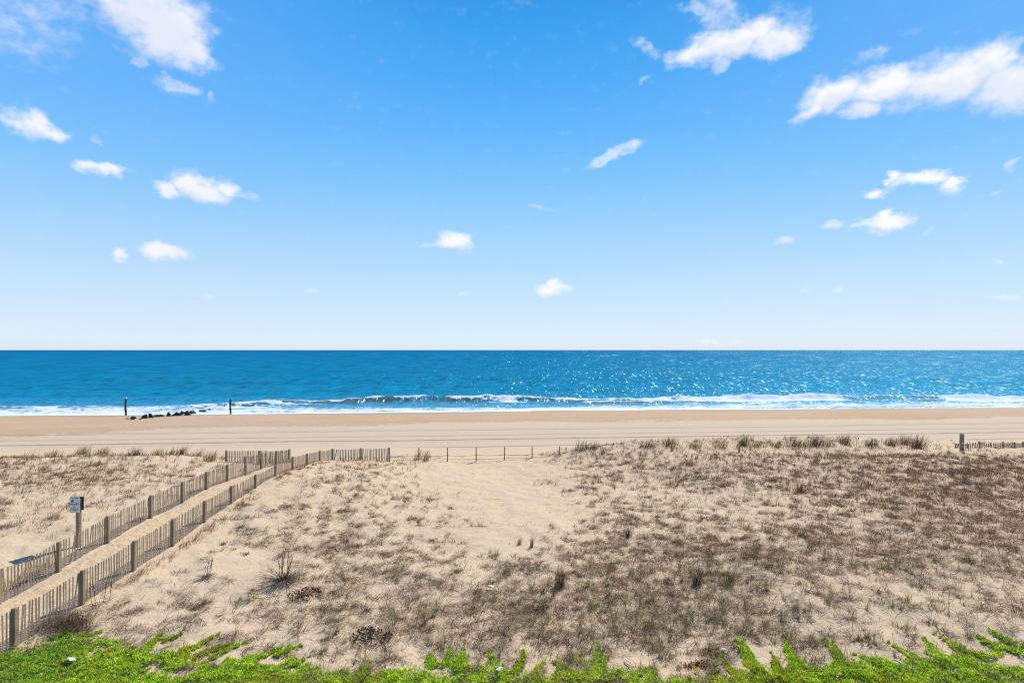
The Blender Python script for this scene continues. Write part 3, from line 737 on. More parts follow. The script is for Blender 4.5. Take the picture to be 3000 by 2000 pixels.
# beach line: posts strung with a sagging strand
def beach_wire():
    PXS = [(1227, 1311), (1311, 1311), (1395, 1310), (1478, 1309), (1559, 1308), (1639, 1307), (1718, 1303), (1798, 1296)]
    P = [((px-1500)/FPX*yy, yy, CAM_Z-(py-1025)/FPX*yy) for (px, py), yy in zip(PXS, np.linspace(45.9, 48.6, 8))]
    root = empty('wire_fence', (P[0][0], P[0][1], h1(*P[0][:2])), 'row of brown posts strung with sagging wire along the beach edge of the dune', 'fence')
    O = Vector(root.location)
    for i, (x, y, t) in enumerate(P):
        g = h1(x, y)-.35; bm = bmesh.new(); box(bm, (0, 0, 0), .085, .085, t-g)
        o = bm_obj('post', bm, M['post'], root, bevel=.008); o.location = Vector((x, y, (t+g)/2))-O; o.rotation_euler.z = random.uniform(-.1, .1)
    P = [(-9.8, 45.4, 4.16)]+P
    for i, ((xa, ya, ta), (xb, yb, tb)) in enumerate(zip(P, P[1:])):
        for lv, r_, sg in ((.62, .014, .06), (.92, .010, .03)):
            bm = bmesh.new(); pts = []
            for q in range(13):
                f = q/12; x = xa+(xb-xa)*f; y = ya+(yb-ya)*f
                z = ta+(tb-ta)*f-lv-sg*4*f*(1-f)+random.uniform(-.012, .012)
                pts.append(Vector((x, y-.06, max(z, h1(x, y)+.03)))-O)
            tube(bm, pts, r_, 5)
            if i > 2 and i < 6 and lv < .7:
                for q in range(1, 22):
                    f = q/22; x = xa+(xb-xa)*f; y = ya+(yb-ya)*f; z = ta+(tb-ta)*f-lv-sg*4*f*(1-f)
                    box(bm, Vector((x, y-.07, max(z, h1(x, y)+.03)))-O, .13, .012, .03, 0, 0)
            bm_obj('wire', bm, M['rustwire'], root)
beach_wire()
def lone_post(px, top, y, w, label, mat='post', x=None):
    xx = (px-1500)/FPX*y; t = CAM_Z-(top-1025)/FPX*y; g = h1(xx, y)-.4
    bm = bmesh.new(); box(bm, (0, 0, (t-g)/2-.4), w, w, t-g, .12, .01)
    o = bm_obj('post', bm, M[mat], None, bevel=.01); o.location = (xx, y, g+.4)
    o.name = 'wooden_post'
    return tag(o, label, 'post')
lone_post(2166, 1290, 45.2, .12, 'thin dark wooden post standing among tawny tufts on the dune crest')
bp = lone_post(2818, 1270, 45.2, .22, 'thick square grey post standing before the half buried fence')
bm = bmesh.new(); box(bm, (-.05, -.118, .48), .10, .012, .05, .12); box(bm, (-.055, -.121, .43), .06, .012, .025, .12)
bm_obj('white_mark', bm, M['white'], bp)
lone_post(9, 1335, 46.0, .15, 'short pale post at the far end of the grassy dune with the sign')

# ---------------------------------------------------------------- sign
def sign():
    x, y, z = ground_at(230, 1600); top = 2.12
    root = empty('dune_sign', (x, y, z), 'square wooden post carrying a pale warning sign with a red and black triangle', 'sign')
    root.rotation_euler.z = -.12
    bm = bmesh.new(); box(bm, (0, 0, (top-.12-.3)/2), .155, .14, top-.12+.3, 0, 0)
    bm_obj('post', bm, M['post'], root, bevel=.008)
    W, Ht, cx = .455, .665, -.10
    bm = bmesh.new(); box(bm, (cx, -.084, top-Ht/2-.02), W, .012, Ht)
    f = bm_obj('sign_board', bm, M['signface'], root)
    bm = bmesh.new(); box(bm, (cx+.035, .09, top-.335), W-.02, .02, .56)
    bm_obj('back_board', bm, M['signback'], root, bevel=.004)
    yf = -.0925; zt = top-.02; k = Ht/1150; x0 = cx-W/2; kx = W/760
    def bar(bm, a, b, v, h): box(bm, (x0+(a+b)/2*kx, yf, zt-v*k), (b-a)*kx, .004, h*k)
    bm = bmesh.new()
    for a, b in ((90, 150), (158, 215), (222, 300), (335, 400), (408, 470), (490, 560), (568, 650)): bar(bm, a, b, 75, 42)
    bm_obj('heading', bm, M['ink'], f)
    bm = bmesh.new(); v = [bm.verts.new((x0+a*kx, yf-.004, zt-b*k)) for a, b in ((80, 375), (330, 375), (225, 185))]; bm.faces.new(v)
    bm_obj('triangle', bm, M['ink'], f)
    bm = bmesh.new(); v = [bm.verts.new((x0+a*kx, yf-.007, zt-b*k)) for a, b in ((195, 345), (320, 345), (320, 320), (240, 205), (200, 290))]; bm.faces.new(v)
    bm_obj('red_emblem', bm, M['red'], f)
    bm = bmesh.new(); bar(bm, 5, 265, 525, 26); bar(bm, 375, 520, 525, 30); bar(bm, 520, 560, 470, 120); bar(bm, 530, 590, 548, 26); bar(bm, 625, 750, 535, 26)
    bm_obj('symbol', bm, M['ink'], f)
    bm = bmesh.new(); bar(bm, 30, 265, 520, 190)
    bm_obj('pale_panel', bm, M['inkteal'], f)
    bm = bmesh.new(); bar(bm, 565, 730, 435, 70)
    bm_obj('pale_panel', bm, M['inkteal'], f)
    bm = bmesh.new()
    pts = [(300, 520), (320, 600), (400, 600), (350, 690), (345, 730), (375, 765), (425, 765), (440, 730)]
    tube(bm, [(x0+a*kx, yf, zt-b*k) for a, b in [(320, 480), (322, 600), (395, 610), (350, 690), (345, 730), (375, 765), (425, 765), (440, 730)]], .007, 5)
    bm_obj('hook_mark', bm, M['inkpale'], f)
    bm = bmesh.new()
    for a, b, v in ((95, 670, 845), (95, 640, 915), (180, 560, 960)):
        q = a
        while q < b:
            e = min(q+random.uniform(40, 95), b); bar(bm, q, e, v, 24); q = e+14
    bm_obj('small_print', bm, M['ink'], f)
sign()

# ---------------------------------------------------------------- piles and groyne stones
def pile(px, ptop, pbase, y, label):
    x = (px-1500)/FPX*y; t = CAM_Z-(ptop-1025)/FPX*y; g = min(CAM_Z-(pbase-1025)/FPX*y, 0)-.7
    bm = bmesh.new(); n = 10
    tube(bm, [(.05*math.sin(i*.9), 0, i*(t-g)/8) for i in range(9)], [.17+.02*math.sin(i*2.1) for i in range(9)], 9)
    o = bm_obj('wooden_pile', bm, M['pile'], None, True); o.location = (x, y, g)
    tag(o, label, 'pile', 'tall piles marking the stone groyne')
    return o, t-g
p1, hh = pile(368, 1167, 1218, 104.5, 'tall dark pile with a white capped top standing at the water line beside the stones')
bm = bmesh.new(); tube(bm, [(.05*math.sin(7.2), 0, hh+.003), (.05*math.sin(7.2), 0, hh+.16), (.05, 0, hh+.26)], [.16, .13, .04], 8)
bm_obj('cap', bm, M['white'], p1)
pile(675, 1169, 1214, 106.5, 'tall dark pile without a cap standing in the foam seaward of the stones')
RK = [(175,240,505,12),(262,382,499,40),(285,360,517,12),(437,496,510,20),(488,628,490,66),(600,720,481,62),(757,955,460,40),(960,1042,452,48),(1055,1225,443,44),(1198,1285,425,56),(1262,1345,412,55),
      (1290,1425,432,58),(1400,1540,405,44),(1590,1712,362,34),(1750,1815,328,8),(1430,1612,287,26),(1250,1362,297,14),(1650,1822,284,20)]
RL = ['low sand covered stone furthest up the beach, nearest the capped pile','pointed dark stone standing alone on the damp sand','flat stone in front of the pointed dark stone on damp sand','small round stone just landward of the main heap','broad stone at the landward end of the main heap','mossy flat topped stone behind the first broad stone of the heap',
      'long low stone with water washing over its middle','single peaked stone between the long low stone and the crest of the heap','sloping stone at the foot of the highest stones','steep stone on the landward side of the highest one','highest dark stone at the crest of the heap','wide stone in front of the highest one at the foam edge','mossy rounded stone at the seaward end of the heap',
      'isolated stone in the foam beyond the heap','thin stone sliver awash just beyond the isolated stone','long awash stone far out in the foam','narrow awash stone inshore of the long one','outermost awash stone nearest the uncapped pile']
def stones():
    for (a, b, yb, hp), lab in zip(RK, RL):
        px = 340+(a+b)/2/6.533; py = 1150+yb/6.533
        x, y, z = ground_at(px, py, True)
        w = (b-a)/6.533*y/FPX; h = max(hp, 14)/6.533*y/FPX
        bm = bmesh.new(); bmesh.ops.create_icosphere(bm, subdivisions=3, radius=1.)
        o3 = Vector((random.uniform(0, 50), random.uniform(0, 50), 0))
        cuts = [(Vector((random.uniform(-1, 1), random.uniform(-1, 1), random.uniform(-.3, 1))).normalized(), random.uniform(.5, .8)) for _ in range(9)]
        for v in bm.verts:
            p = v.co.copy()
            for nn, d in cuts:
                e = p.dot(nn)-d
                if e > 0: p -= nn*e
            q = float(fbm(np.array([p.x*2+o3.x]), np.array([p.y*2+p.z*1.7+o3.y]), 3, 3)[0])
            p *= .88+.26*q
            v.co = Vector((p.x*w*.62, p.y*w*.45, max(p.z, -.4)*h*1.6))
        o = bm_obj('groyne_stone', bm, M['rock'], None, False); o.location = (x, y, max(z, 0)+h*.02); o.rotation_euler.z = random.uniform(-.3, .3)
        tag(o, lab, 'stone', 'dark stones of the old groyne')
stones()

# ---------------------------------------------------------------- single plants
def blades_thing(name, px, py, label, cat, group, h, n, cols, spread=.06, lean=(.02, .4), width=(.008, .013), az=(0., 1.2), curve=(0, .3), extra=None, segs=3):
    x, y, z = ground_at(px, py)
    b = np.stack([rng.normal(0, spread, n), rng.normal(0, spread, n), np.zeros(n)-.03], -1)
    ws_ = max(.8, min(2.0, y/24))
    pts = [ribbons(b, rng.normal(az[0], az[1], n), rng.uniform(*lean, n), h*rng.uniform(.5, 1.08, n), rng.uniform(*width, n)*ws_, rng.uniform(*curve, n), palette(cols, n, .25), segs)]
    if extra: pts += extra
    V, F, C = join(pts)
    o = link(name, np_mesh(name, V, F, C), M['dry']); o.location = (x, y, z)
    return tag(o, label, cat, group)
DARKB = [(96, 74, 52), (80, 62, 46), (116, 90, 62), (66, 54, 42)]
REDB = [(112, 76, 48), (92, 66, 44), (74, 62, 40), (60, 54, 40)]
OL2 = [(146, 130, 88), (124, 114, 74), (164, 144, 102), (106, 94, 66)]
tg = 'single grass tufts on the open dune'
T = [(1638,1722,1.05,120,DARKB,.11,'tall brown tuft with spreading stalks above a dark base amid withered grass'),
     (2042,1715,.85,150,REDB,.10,'dense rusty brown tuft standing upright beside a patch of bare sand'),
     (2140,1712,.75,110,DARKB,.10,'dark upright tuft next to the dense rusty one'),
     (1520,1596,.50,70,OL2,.06,'olive tuft at the foot of the bare sand, closer to the path of the pair'),
     (1557,1603,.60,55,OL2,.04,'slim olive tuft at the foot of the bare sand, thinner of the pair'),
     (1842,1573,.65,80,DARKB,.09,'dark spiky tuft at the edge of the dead mats below the dune crest'),
     (1222,1530,.55,60,DARKB,.05,'wind swept tuft leaning hard over on bare sand'),
     (2345,1440,.85,90,BROWN,.10,'lone tall brown tuft on the pale slope below the dune crest'),
     (2248,1560,.45,70,DARKB,.10,'small bushy brown tuft beside dark green seedlings'),
     (2376,1602,.40,70,GREYM,.12,'low grey tussock on the mid slope'),
     (2660,1760,.45,36,OLIVE,.05,'small olive sprig on the near bare sand below the slope'),
     (2540,1785,.42,30,OLIVE,.04,'yellowish upright sprig alone on pale sand'),
     (2425,1770,.50,36,OLIVE,.05,'leaning green sprig near white scraps'),
     (2185,1780,.55,45,OLIVE,.05,'green stemmed sprig just below the dark upright tuft'),
     (2840,1870,.45,40,OL2,.06,'straw tuft at the tips of the green runners'),
     (1730,1790,.50,60,OLIVE,.09,'olive tussock in the thick of the withered grass'),
     (1965,1880,.42,60,OL2,.10,'pale straw tussock near the red patch of creeper')]
for px, py, h, n, cols, sp, lab in T:
    kw = dict(az=(.2, .5), lean=(.5, .9)) if 'leaning hard' in lab else {}
    blades_thing('grass_tuft', px, py, lab, 'grass tuft', tg, h, n, cols, sp, **kw)
rg = 'beach grass tufts on the dune crest'
RT_ = [(1222,1347,1.0,60,TAWNY,.28,'tawny tuft around the first post of the wire fence'),
       (1247,1349,1.05,60,TAWNY,.16,'tall fanned tuft just past the first post of the wire fence'),
       (1705,1318,1.0,110,OL2,.35,'olive tuft on the crest just before the last post of the wire fence'),
       (1737,1316,.85,90,OL2,.2,'narrow olive tuft close to the last post of the wire fence'),
       (1765,1330,.7,60,BROWN,.15,'brown tuft standing below the last post of the wire fence'),
       (1900,1312,.75,140,OL2,.7,'wide low olive tuft starting the grassy crest'),
       (1960,1308,.9,120,OL2,.5,'bright olive clump in the middle of the grassy crest'),
       (2030,1312,.8,120,TAWNY,.6,'wide tawny tuft on the crest before the thin dark post'),
       (2110,1312,.85,110,TAWNY,.4,'tawny clump beside a bare notch before the thin dark post'),
       (2176,1306,1.05,120,OL2,.28,'tall olive tuft directly behind the thin dark post'),
       (2212,1309,.8,80,OL2,.35,'short olive tuft next beyond the thin dark post'),
       (2270,1309,.7,120,OL2,.6,'low spread of olive grass on the crest beyond the thin post'),
       (2335,1308,.9,150,OL2,.7,'broad olive tuft above a bare sand hollow'),
       (2390,1306,1.1,150,OL2,.4,'tallest dense olive tuft above the bare sand hollow'),
       (2425,1308,.8,70,TAWNY,.3,'tawny sprays past the tallest olive tuft'),
       (2473,1300,1.0,110,OL2,.3,'olive tuft with a high tip on a small sand knoll'),
       (2552,1306,.8,130,OL2,.5,'rounded olive tuft after the sand knoll'),
       (2610,1304,.8,110,OL2,.45,'low olive tuft leading up to the big dark one'),
       (2650,1303,1.05,120,TAWNY,.4,'tall tawny tuft touching the big dark one'),
       (2686,1313,1.25,170,BROWN,.45,'big dark brown bushy tuft ending the row on the crest'),
       (86,1348,1.2,30,TAWNY,.25,'sparse tall wisps at the low end of the dune with the sign'),
       (150,1338,.9,120,TAWNY,.7,'wide wind bent tawny tuft on the crest behind the sign'),
       (240,1330,1.0,140,TAWNY,.6,'tall wind bent tuft, second clump on the crest behind the sign'),
       (298,1330,.9,120,TAWNY,.6,'dense wind bent tuft above a bare sandy patch'),
       (392,1334,.8,110,DARKB,.4,'rounded dark tuft midway along the crest behind the sign'),
       (455,1334,.85,110,TAWNY,.4,'tawny tuft beside a dark rounded one'),
       (500,1331,.8,110,BROWN,.5,'brown tuft touching the tall dark bunch on the crest'),
       (531,1331,1.0,100,DARKB,.22,'tall dark bunch on the crest near the turned fence end'),
       (578,1336,.7,70,DARKB,.3,'small dark tuft between the tall bunch and the fence end'),
       (612,1350,.95,130,TAWNY,.35,'round bushy tuft closest to the turned fence end'),
       (655,1345,.5,40,DARKB,.2,'little dark tuft at the foot of the turned fence end')]
for px, py, h, n, cols, sp, lab in RT_:
    n = int(n*1.15); sp = min(sp, .17+sp*.28)
    blades_thing('beach_grass_tuft', px, py, lab, 'grass tuft', rg, h, n, cols, sp, lean=(.02, .55), az=(.1, .7), width=(.009, .016), curve=(.05, .4))

def stalk_plant(px, py, label, h, nst, nlv, rad, up=.15, cols_st=((112, 78, 58), (92, 68, 52), (124, 90, 70)), leafy=True):
    x, y, z = ground_at(px, py)
    root = empty('stalk_plant', (x, y, z), label, 'plant', None)
    if nlv:
        b = np.stack([rng.normal(0, .05, nlv), rng.normal(0, .05, nlv), np.full(nlv, .04)], -1)
        V, F, C = ribbons(b, rng.uniform(0, 2*np.pi, nlv), rng.uniform(1.25, 1.6, nlv), rad*rng.uniform(.4, 1.1, nlv), rng.uniform(.012, .024, nlv), rng.uniform(-.05, .12, nlv), palette([(138, 120, 102), (112, 96, 82), (158, 140, 120)], nlv, .2), 3)
        link('dead_leaves', np_mesh('dead_leaves', V, F, C), M['dry'], root)
    if leafy:
        q = 40; b = np.stack([rng.normal(0, .09, q), rng.normal(0, .07, q), np.full(q, .03)], -1)
        V, F, C = ribbons(b, rng.uniform(0, 2*np.pi, q), rng.uniform(.1, .9, q), rng.uniform(.15, .3, q), rng.uniform(.012, .022, q), rng.uniform(0, .3, q), palette([(84, 96, 44), (70, 80, 40), (104, 104, 60)], q, .2), 2)
        link('green_heart', np_mesh('green_heart', V, F, C), M['dry'], root)
    for i in range(nst):
        L_ = h*random.uniform(.55, 1.); az = random.gauss(.2, .9); ln = abs(random.gauss(.12, up))
        bx_0 = random.gauss(0, .07); by_0 = random.gauss(0, .06)
        P = [(bx_0+math.cos(az)*L_*math.sin(ln)*t+random.gauss(0, .008), by_0+math.sin(az)*L_*math.sin(ln)*t, L_*math.cos(ln)*t) for t in np.linspace(0, 1, 7)]
        nb = 46; t = rng.uniform(.35, 1, nb); A_ = np.array(P)
        idx = t*6; i0 = np.clip(idx.astype(int), 0, 5); fr = (idx-i0)[:, None]
        bb = A_[i0]*(1-fr)+A_[i0+1]*fr
        V1, F1, C1 = ribbons(bb, rng.uniform(0, 6.28, nb), rng.uniform(.2, 1.2, nb), rng.uniform(.03, .07, nb), rng.uniform(.010, .02, nb), 0*t, palette(cols_st, nb, .3), 1, .5)
        d = A_[1:]-A_[:-1]; Ls = np.linalg.norm(d, axis=1); azs = np.arctan2(d[:, 1], d[:, 0]); lns = np.arccos(np.clip(d[:, 2]/Ls, -1, 1))
        s1 = ribbons(A_[:-1], azs, lns, Ls, np.full(6, .016), np.zeros(6), palette(cols_st, 6, .1)*.8, 1, .95)
        s2 = ribbons(A_[:-1], azs, lns, Ls, np.full(6, .016), np.zeros(6), palette(cols_st, 6, .1)*.8, 1, .95, wdir=azs)
        V, F, C = join([(V1, F1, C1), s1, s2])
        link('stalk', np_mesh('stalk', V, F, C), M['dry'], root)
    return root
stalk_plant(832, 1700, 'large plant with a wheel of dead flat leaves and upright dried seed stalks', 1.35, 9, 170, 1.35)
stalk_plant(603, 1690, 'small plant of dried stalks on the slope between the fence and the large wheel plant', .75, 4, 45, .5, leafy=False)
RUST = ((128, 64, 44), (104, 54, 40), (146, 78, 52))
stalk_plant(283, 1778, 'tall rusty dock stalk leaning against the snow fence', 1.35, 2, 14, .35, .08, RUST, False)
stalk_plant(312, 1762, 'shorter rusty dock stalk standing just clear of the fence', .95, 2, 8, .3, .10, RUST, False)
stalk_plant(248, 1852, 'pair of thin dark dried stalks at the edge of the green mat', .55, 2, 10, .25, .10, leafy=False)

def shrub(px, py, label, w, d, h, cols, n=420):
    x, y, z = ground_at(px, py)
    root = empty('low_shrub', (x, y, z), label, 'shrub', 'low broad leaved shrubs')
    V, F, C = [], [], []
    r_ = np.sqrt(rng.random(n)); a = rng.uniform(0, 6.28, n); dome = np.sqrt(np.clip(1-r_**2, 0, 1))
    c = np.stack([r_*np.cos(a)*w/2, r_*np.sin(a)*d/2, dome*h*rng.uniform(.35, 1, n)+.02], -1)
    keep = fbm(c[:, 0]*5+px, c[:, 1]*5, 2, 60) > .40
    c = c[keep]; n = len(c)
    pal = palette(cols, n, .3)
    for i in range(n):
        u = Vector((random.gauss(0, 1), random.gauss(0, 1), random.gauss(.2, .6))).normalized(); v = u.cross(Vector((random.gauss(0, .5), random.gauss(0, .5), 1))).normalized()
        Lf = random.uniform(.05, .085); Wf = Lf*.62; p = Vector(c[i]); o = len(V)
        nn = u.cross(v)
        for s, t_, lift in ((0, -.5, 0), (.5, -.1, .012), (.42, .3, .014), (0, .5, .0), (-.42, .3, .014), (-.5, -.1, .012)):
            V.append(p+u*(t_*Lf)+v*(s*Wf)+nn*lift); C.append(pal[i])
        F += [(o, o+1, o+2, o+3), (o, o+3, o+4, o+5)]
    link('foliage', np_mesh('foliage', np.array(V), np.array(F), np.array(C)), M['dry'], root)
    bm = bmesh.new()
    for i in range(16):
        q = c[random.randrange(n)]; tube(bm, [(0, 0, -.03), (q[0]*.5, q[1]*.5, q[2]*.7), tuple(q)], [.012, .008, .004], 4)
    bm_obj('stem', bm, M['darkstick'], root)
shrub(893, 1748, 'round low shrub with reddish brown leaves beside the wheel of dead leaves', 1.25, 1.15, .28, [(110, 70, 54), (128, 84, 62), (74, 56, 44), (92, 62, 48), (146, 100, 76), (60, 50, 38)])
shrub(1088, 1872, 'low shrub with dark glossy leaves and patches of bare twigs near the green runners', 1.35, 1.0, .34, [(52, 54, 34), (66, 60, 40), (44, 46, 30), (86, 62, 44), (140, 92, 70)], 360)
# brush against the near fence post
x, y, z = ground_at(195, 1838)
n = 900; b = np.stack([rng.normal(0, .42, n), rng.normal(0, .30, n), rng.uniform(-.02, .12, n)], -1)
V, F, C = ribbons(b, rng.uniform(0, 6.28, n), rng.uniform(.1, 1.4, n), rng.uniform(.2, .55, n), rng.uniform(.007, .012, n), rng.uniform(-.1, .4, n), palette([(122, 100, 82), (98, 80, 66), (142, 120, 98)], n, .25), 3)
o = link('dead_brush', np_mesh('dead_brush', V, F, C), M['dry']); o.location = (x, y, z)
tag(o, 'tangle of dead grey brown brush banked against the near end of the fence', 'brush')
# dark twig heap
x, y, z = ground_at(1585, 1790)
n = 120; b = np.stack([rng.normal(0, .2, n), rng.normal(0, .2, n), rng.uniform(.0, .12, n)], -1)
V, F, C = ribbons(b, rng.uniform(0, 6.28, n), rng.uniform(.5, 1.5, n), rng.uniform(.12, .35, n), rng.uniform(.012, .022, n), rng.uniform(-.1, .4, n), palette([(52, 48, 40), (40, 36, 32), (70, 62, 50)], n, .25), 2)
o = link('twig_heap', np_mesh('twig_heap', V, F, C), M['dry']); o.location = (x, y, z)
tag(o, 'small heap of blackened twigs amid straw coloured grass', 'twigs')
# red creeper
def creeper(px, py, w, d, lab):
    x, y, z = ground_at(px, py); n = int(900*w)
    b = np.stack([rng.normal(0, w/3.2, n), rng.normal(0, d/3.2, n), np.zeros(n)], -1)
    b[:, 2] = H(x+b[:, 0], y+b[:, 1])-z
    V, F, C = ribbons(b, rng.uniform(0, 6.28, n), rng.uniform(.2, 1.3, n), rng.uniform(.04, .09, n), rng.uniform(.012, .02, n), 0*b[:, 0], palette([(136, 62, 46), (112, 50, 40), (150, 84, 60), (92, 50, 42)], n, .25), 1)
    o = link('red_creeper', np_mesh('red_creeper', V, F, C), M['dry']); o.location = (x, y, z)
    tag(o, lab, 'creeper', 'red patches of creeper among the green')
creeper(2045, 1947, 1.0, .42, 'wide rust red patch of creeper on bare sand')
creeper(2105, 1985, .5, .3, 'small rust red patch of creeper closer to the bottom edge')
creeper(2085, 1910, .5, .5, 'thin faded red brown patch above the wide rust red one')
creeper(2545, 1990, .8, .3, 'reddish patch inside the green mat')
# dark green seedlings
gs = 'dark green seedlings on the dune'
for px, py, lab in ((650,1592,'dark green seedling among mats close below the fenced path'),(705,1545,'green seedling uphill on the slope by the fence'),(716,1622,'tiny green seedling on bare sand below two others'),(2268,1482,'dark green sprig on the pale slope'),(2500,1497,'dark green seedling at the lower rim of the slope'),
                    (2625,1512,'wide green seedling furthest over on the slope'),(2470,1484,'upright green seedling in the middle of the slope'),(330,1408,'green plant on the dune above the sign'),(1950,1537,'green sprig beside dark mats'),(1043,1940,'grey green rosette near the green runners'),(2520,1878,'round green rosette at the tip of a runner')):
    blades_thing('seedling', px, py, lab, 'seedling', gs, .14, 60, [(62, 82, 48), (52, 72, 40), (84, 104, 66)], .10, (.3, 1.3), (.02, .035), (0, 3.), segs=2)

# ---------------------------------------------------------------- sticks and scraps
def stick(px0, py0, px1, py1, r, mat, lab, name='driftwood_stick', cat='stick', z0=.03):
    a = ground_at(px0, py0); b = ground_at(px1, py1); bm = bmesh.new()
    O = Vector(a); P = []
    for t in np.linspace(0, 1, 6):
        x = a[0]+(b[0]-a[0])*t; y = a[1]+(b[1]-a[1])*t
        P.append(Vector((x+random.gauss(0, .01), y+random.gauss(0, .01), h1(x, y)+z0+.02))-O)
    tube(bm, P, [r, r*.95, r*.9, r*.85, r*.7, r*.5], 6)
    o = bm_obj(name, bm, M[mat], None, True); o.location = O
    tag(o, lab, cat)
stick(1828, 1936, 1855, 1968, .018, 'stick', 'bleached stick slanting beside the green runners')
stick(2618, 1950, 2662, 1970, .022, 'stick', 'long white stick lying on the green mat', z0=.16)
stick(2660, 1970, 2690, 1982, .016, 'stick', 'short yellowish stick end to end with the long white one', z0=.14)
stick(876, 1893, 892, 1880, .016, 'stick', 'short bleached stick on sand above the green fringe')
stick(742, 1728, 748, 1714, .022, 'white', 'white splinter at the edge of the wheel of dead leaves')
stick(1125, 1890, 1134, 1915, .020, 'darkstick', 'dark curved twig below the glossy shrub')
stick(745, 1757, 835, 1745, .012, 'darkstick', 'long dark fallen stalk below the wheel of dead leaves')
stick(775, 1735, 812, 1747, .012, 'darkstick', 'dark fallen stalk crossing the long one')
stick(805, 1758, 822, 1773, .011, 'darkstick', 'short dark fallen stalk nearest the green fringe')
stick(962, 1742, 992, 1745, .012, 'darkstick', 'dark fallen stalk past the reddish shrub')
stick(415, 1830, 420, 1822, .014, 'white', 'small white peg on the sand above the green mat')
def scrap(px, py, s, lab, mat='white', lift=.03):
    x, y, z = ground_at(px, py); bm = bmesh.new()
    g = [[None]*4 for _ in range(4)]
    for i in range(4):
        for j in range(4):
            g[i][j] = bm.verts.new(((i-1.5)*s/3+random.gauss(0, s*.08), (j-1.5)*s/4+random.gauss(0, s*.08), random.uniform(0, s*.28)))
    for i in range(3):
        for j in range(3): bm.faces.new((g[i][j], g[i+1][j], g[i+1][j+1], g[i][j+1]))
    o = bm_obj('litter_scrap' if mat == 'white' else 'fallen_leaf', bm, M[mat]); o.location = (x, y, z+lift); o.rotation_euler = (random.uniform(-.25, .1), random.uniform(0, .3), random.uniform(0, 3)) if mat == 'white' else (.9, 0, .5); o.scale = (1, 1, 1) if mat == 'white' else (.42, 1, .5)
    tag(o, lab, 'litter' if mat == 'white' else 'leaf', 'white scraps of litter' if mat == 'white' else None)
scrap(1437, 1727, .20, 'largest crumpled white scrap lying in the withered grass', lift=.12)
scrap(1457, 1731, .08, 'tiny white scrap beside the largest crumpled one', lift=.06)
scrap(1561, 1715, .15, 'white scrap between the largest one and the tall brown tuft', lift=.10)
scrap(1690, 1618, .12, 'white scrap on dead mats above the withered grass', lift=.05)
scrap(1822, 1626, .10, 'white scrap among dead mats under the spiky tuft', lift=.05)
scrap(207, 1948, .20, 'white scrap caught on the green mat near the fence', lift=.16)
scrap(1466, 1972, .20, 'white scrap on the green runners between sandy gaps', lift=.12)
scrap(2118, 1908, .14, 'white scrap over the faded red patch', lift=.06)
scrap(2368, 1732, .12, 'white scrap by the leaning green sprig', lift=.05)
scrap(1798, 1804, .08, 'small white scrap in straw grass below the twig heap', lift=.10)
scrap(2574, 1752, .07, 'small white scrap on the pale sand near the yellowish sprig', lift=.03)
scrap(316, 1922, .24, 'bright orange leaf standing in the green mat', 'orange', .14)
scrap(279, 1944, .14, 'smaller red orange leaf beside the bright orange one', 'orange', .12)

# ---------------------------------------------------------------- sky
w = bpy.data.worlds.new('World'); scene.world = w; w.use_nodes = True
w.node_tree.nodes.clear()
t = NT(w.node_tree)
wo = t.new('ShaderNodeOutputWorld'); bg = t.new('ShaderNodeBackground')
STR = .10
bg.inputs[1].default_value = STR
sky = t.new('ShaderNodeTexSky', sky_type='NISHITA'); sky.sun_disc = False
sky.sun_elevation = math.radians(SUN_EL); sky.sun_rotation = math.radians(SUN_AZ); sky.altitude = 10; sky.air_density = 1.; sky.dust_density = .6; sky.ozone_density = 2.
D = t.new('ShaderNodeTexCoord').outputs['Generated']
dx, dy, dz = t.sep(D)
el = t.math('ARCSINE', dz)                       # elevation
azm = t.math('ARCTAN2', dx, dy)                  # bearing from straight out to sea
K = 1./STR
def sk(c): return tuple(v for v in lin(c))
EL = [(0., (220, 234, 248)), (.010, (224, 239, 252)), (.022, (222, 239, 254)), (.045, (215, 236, 255)), (.096, (198, 230, 255)), (.18, (170, 217, 255)), (.276, (131, 202, 255)), (.36, (100, 185, 255)), (.444, (74, 172, 249)), (.528, (52, 160, 240)), (.62, (44, 138, 226)), (.9, (26, 92, 176)), (1.4, (16, 58, 124))]
rampc = t.ramp(t.rng(el, 0., 1.5, 0., 1., False), [(e_/1.5, sk(c_)) for e_, c_ in EL])
# the deepest blue stands about straight ahead; the sky pales a little to both sides
side = t.math('MULTIPLY', t.math('MULTIPLY', t.rng(t.math('ABSOLUTE', t.math('SUBTRACT', azm, .05)), .05, .75), t.rng(el, .1, .45)), t.rng(el, .55, .8, 1., 0.))
rampc = t.mix(t.math('MULTIPLY', side, .38), rampc, sk((128, 186, 255)))
graded = t.mix(1., rampc, (K, K, K), 'MULTIPLY')
base = t.mix(t.rng(el, .55, .95, .95, .75), sky.outputs[0], graded)
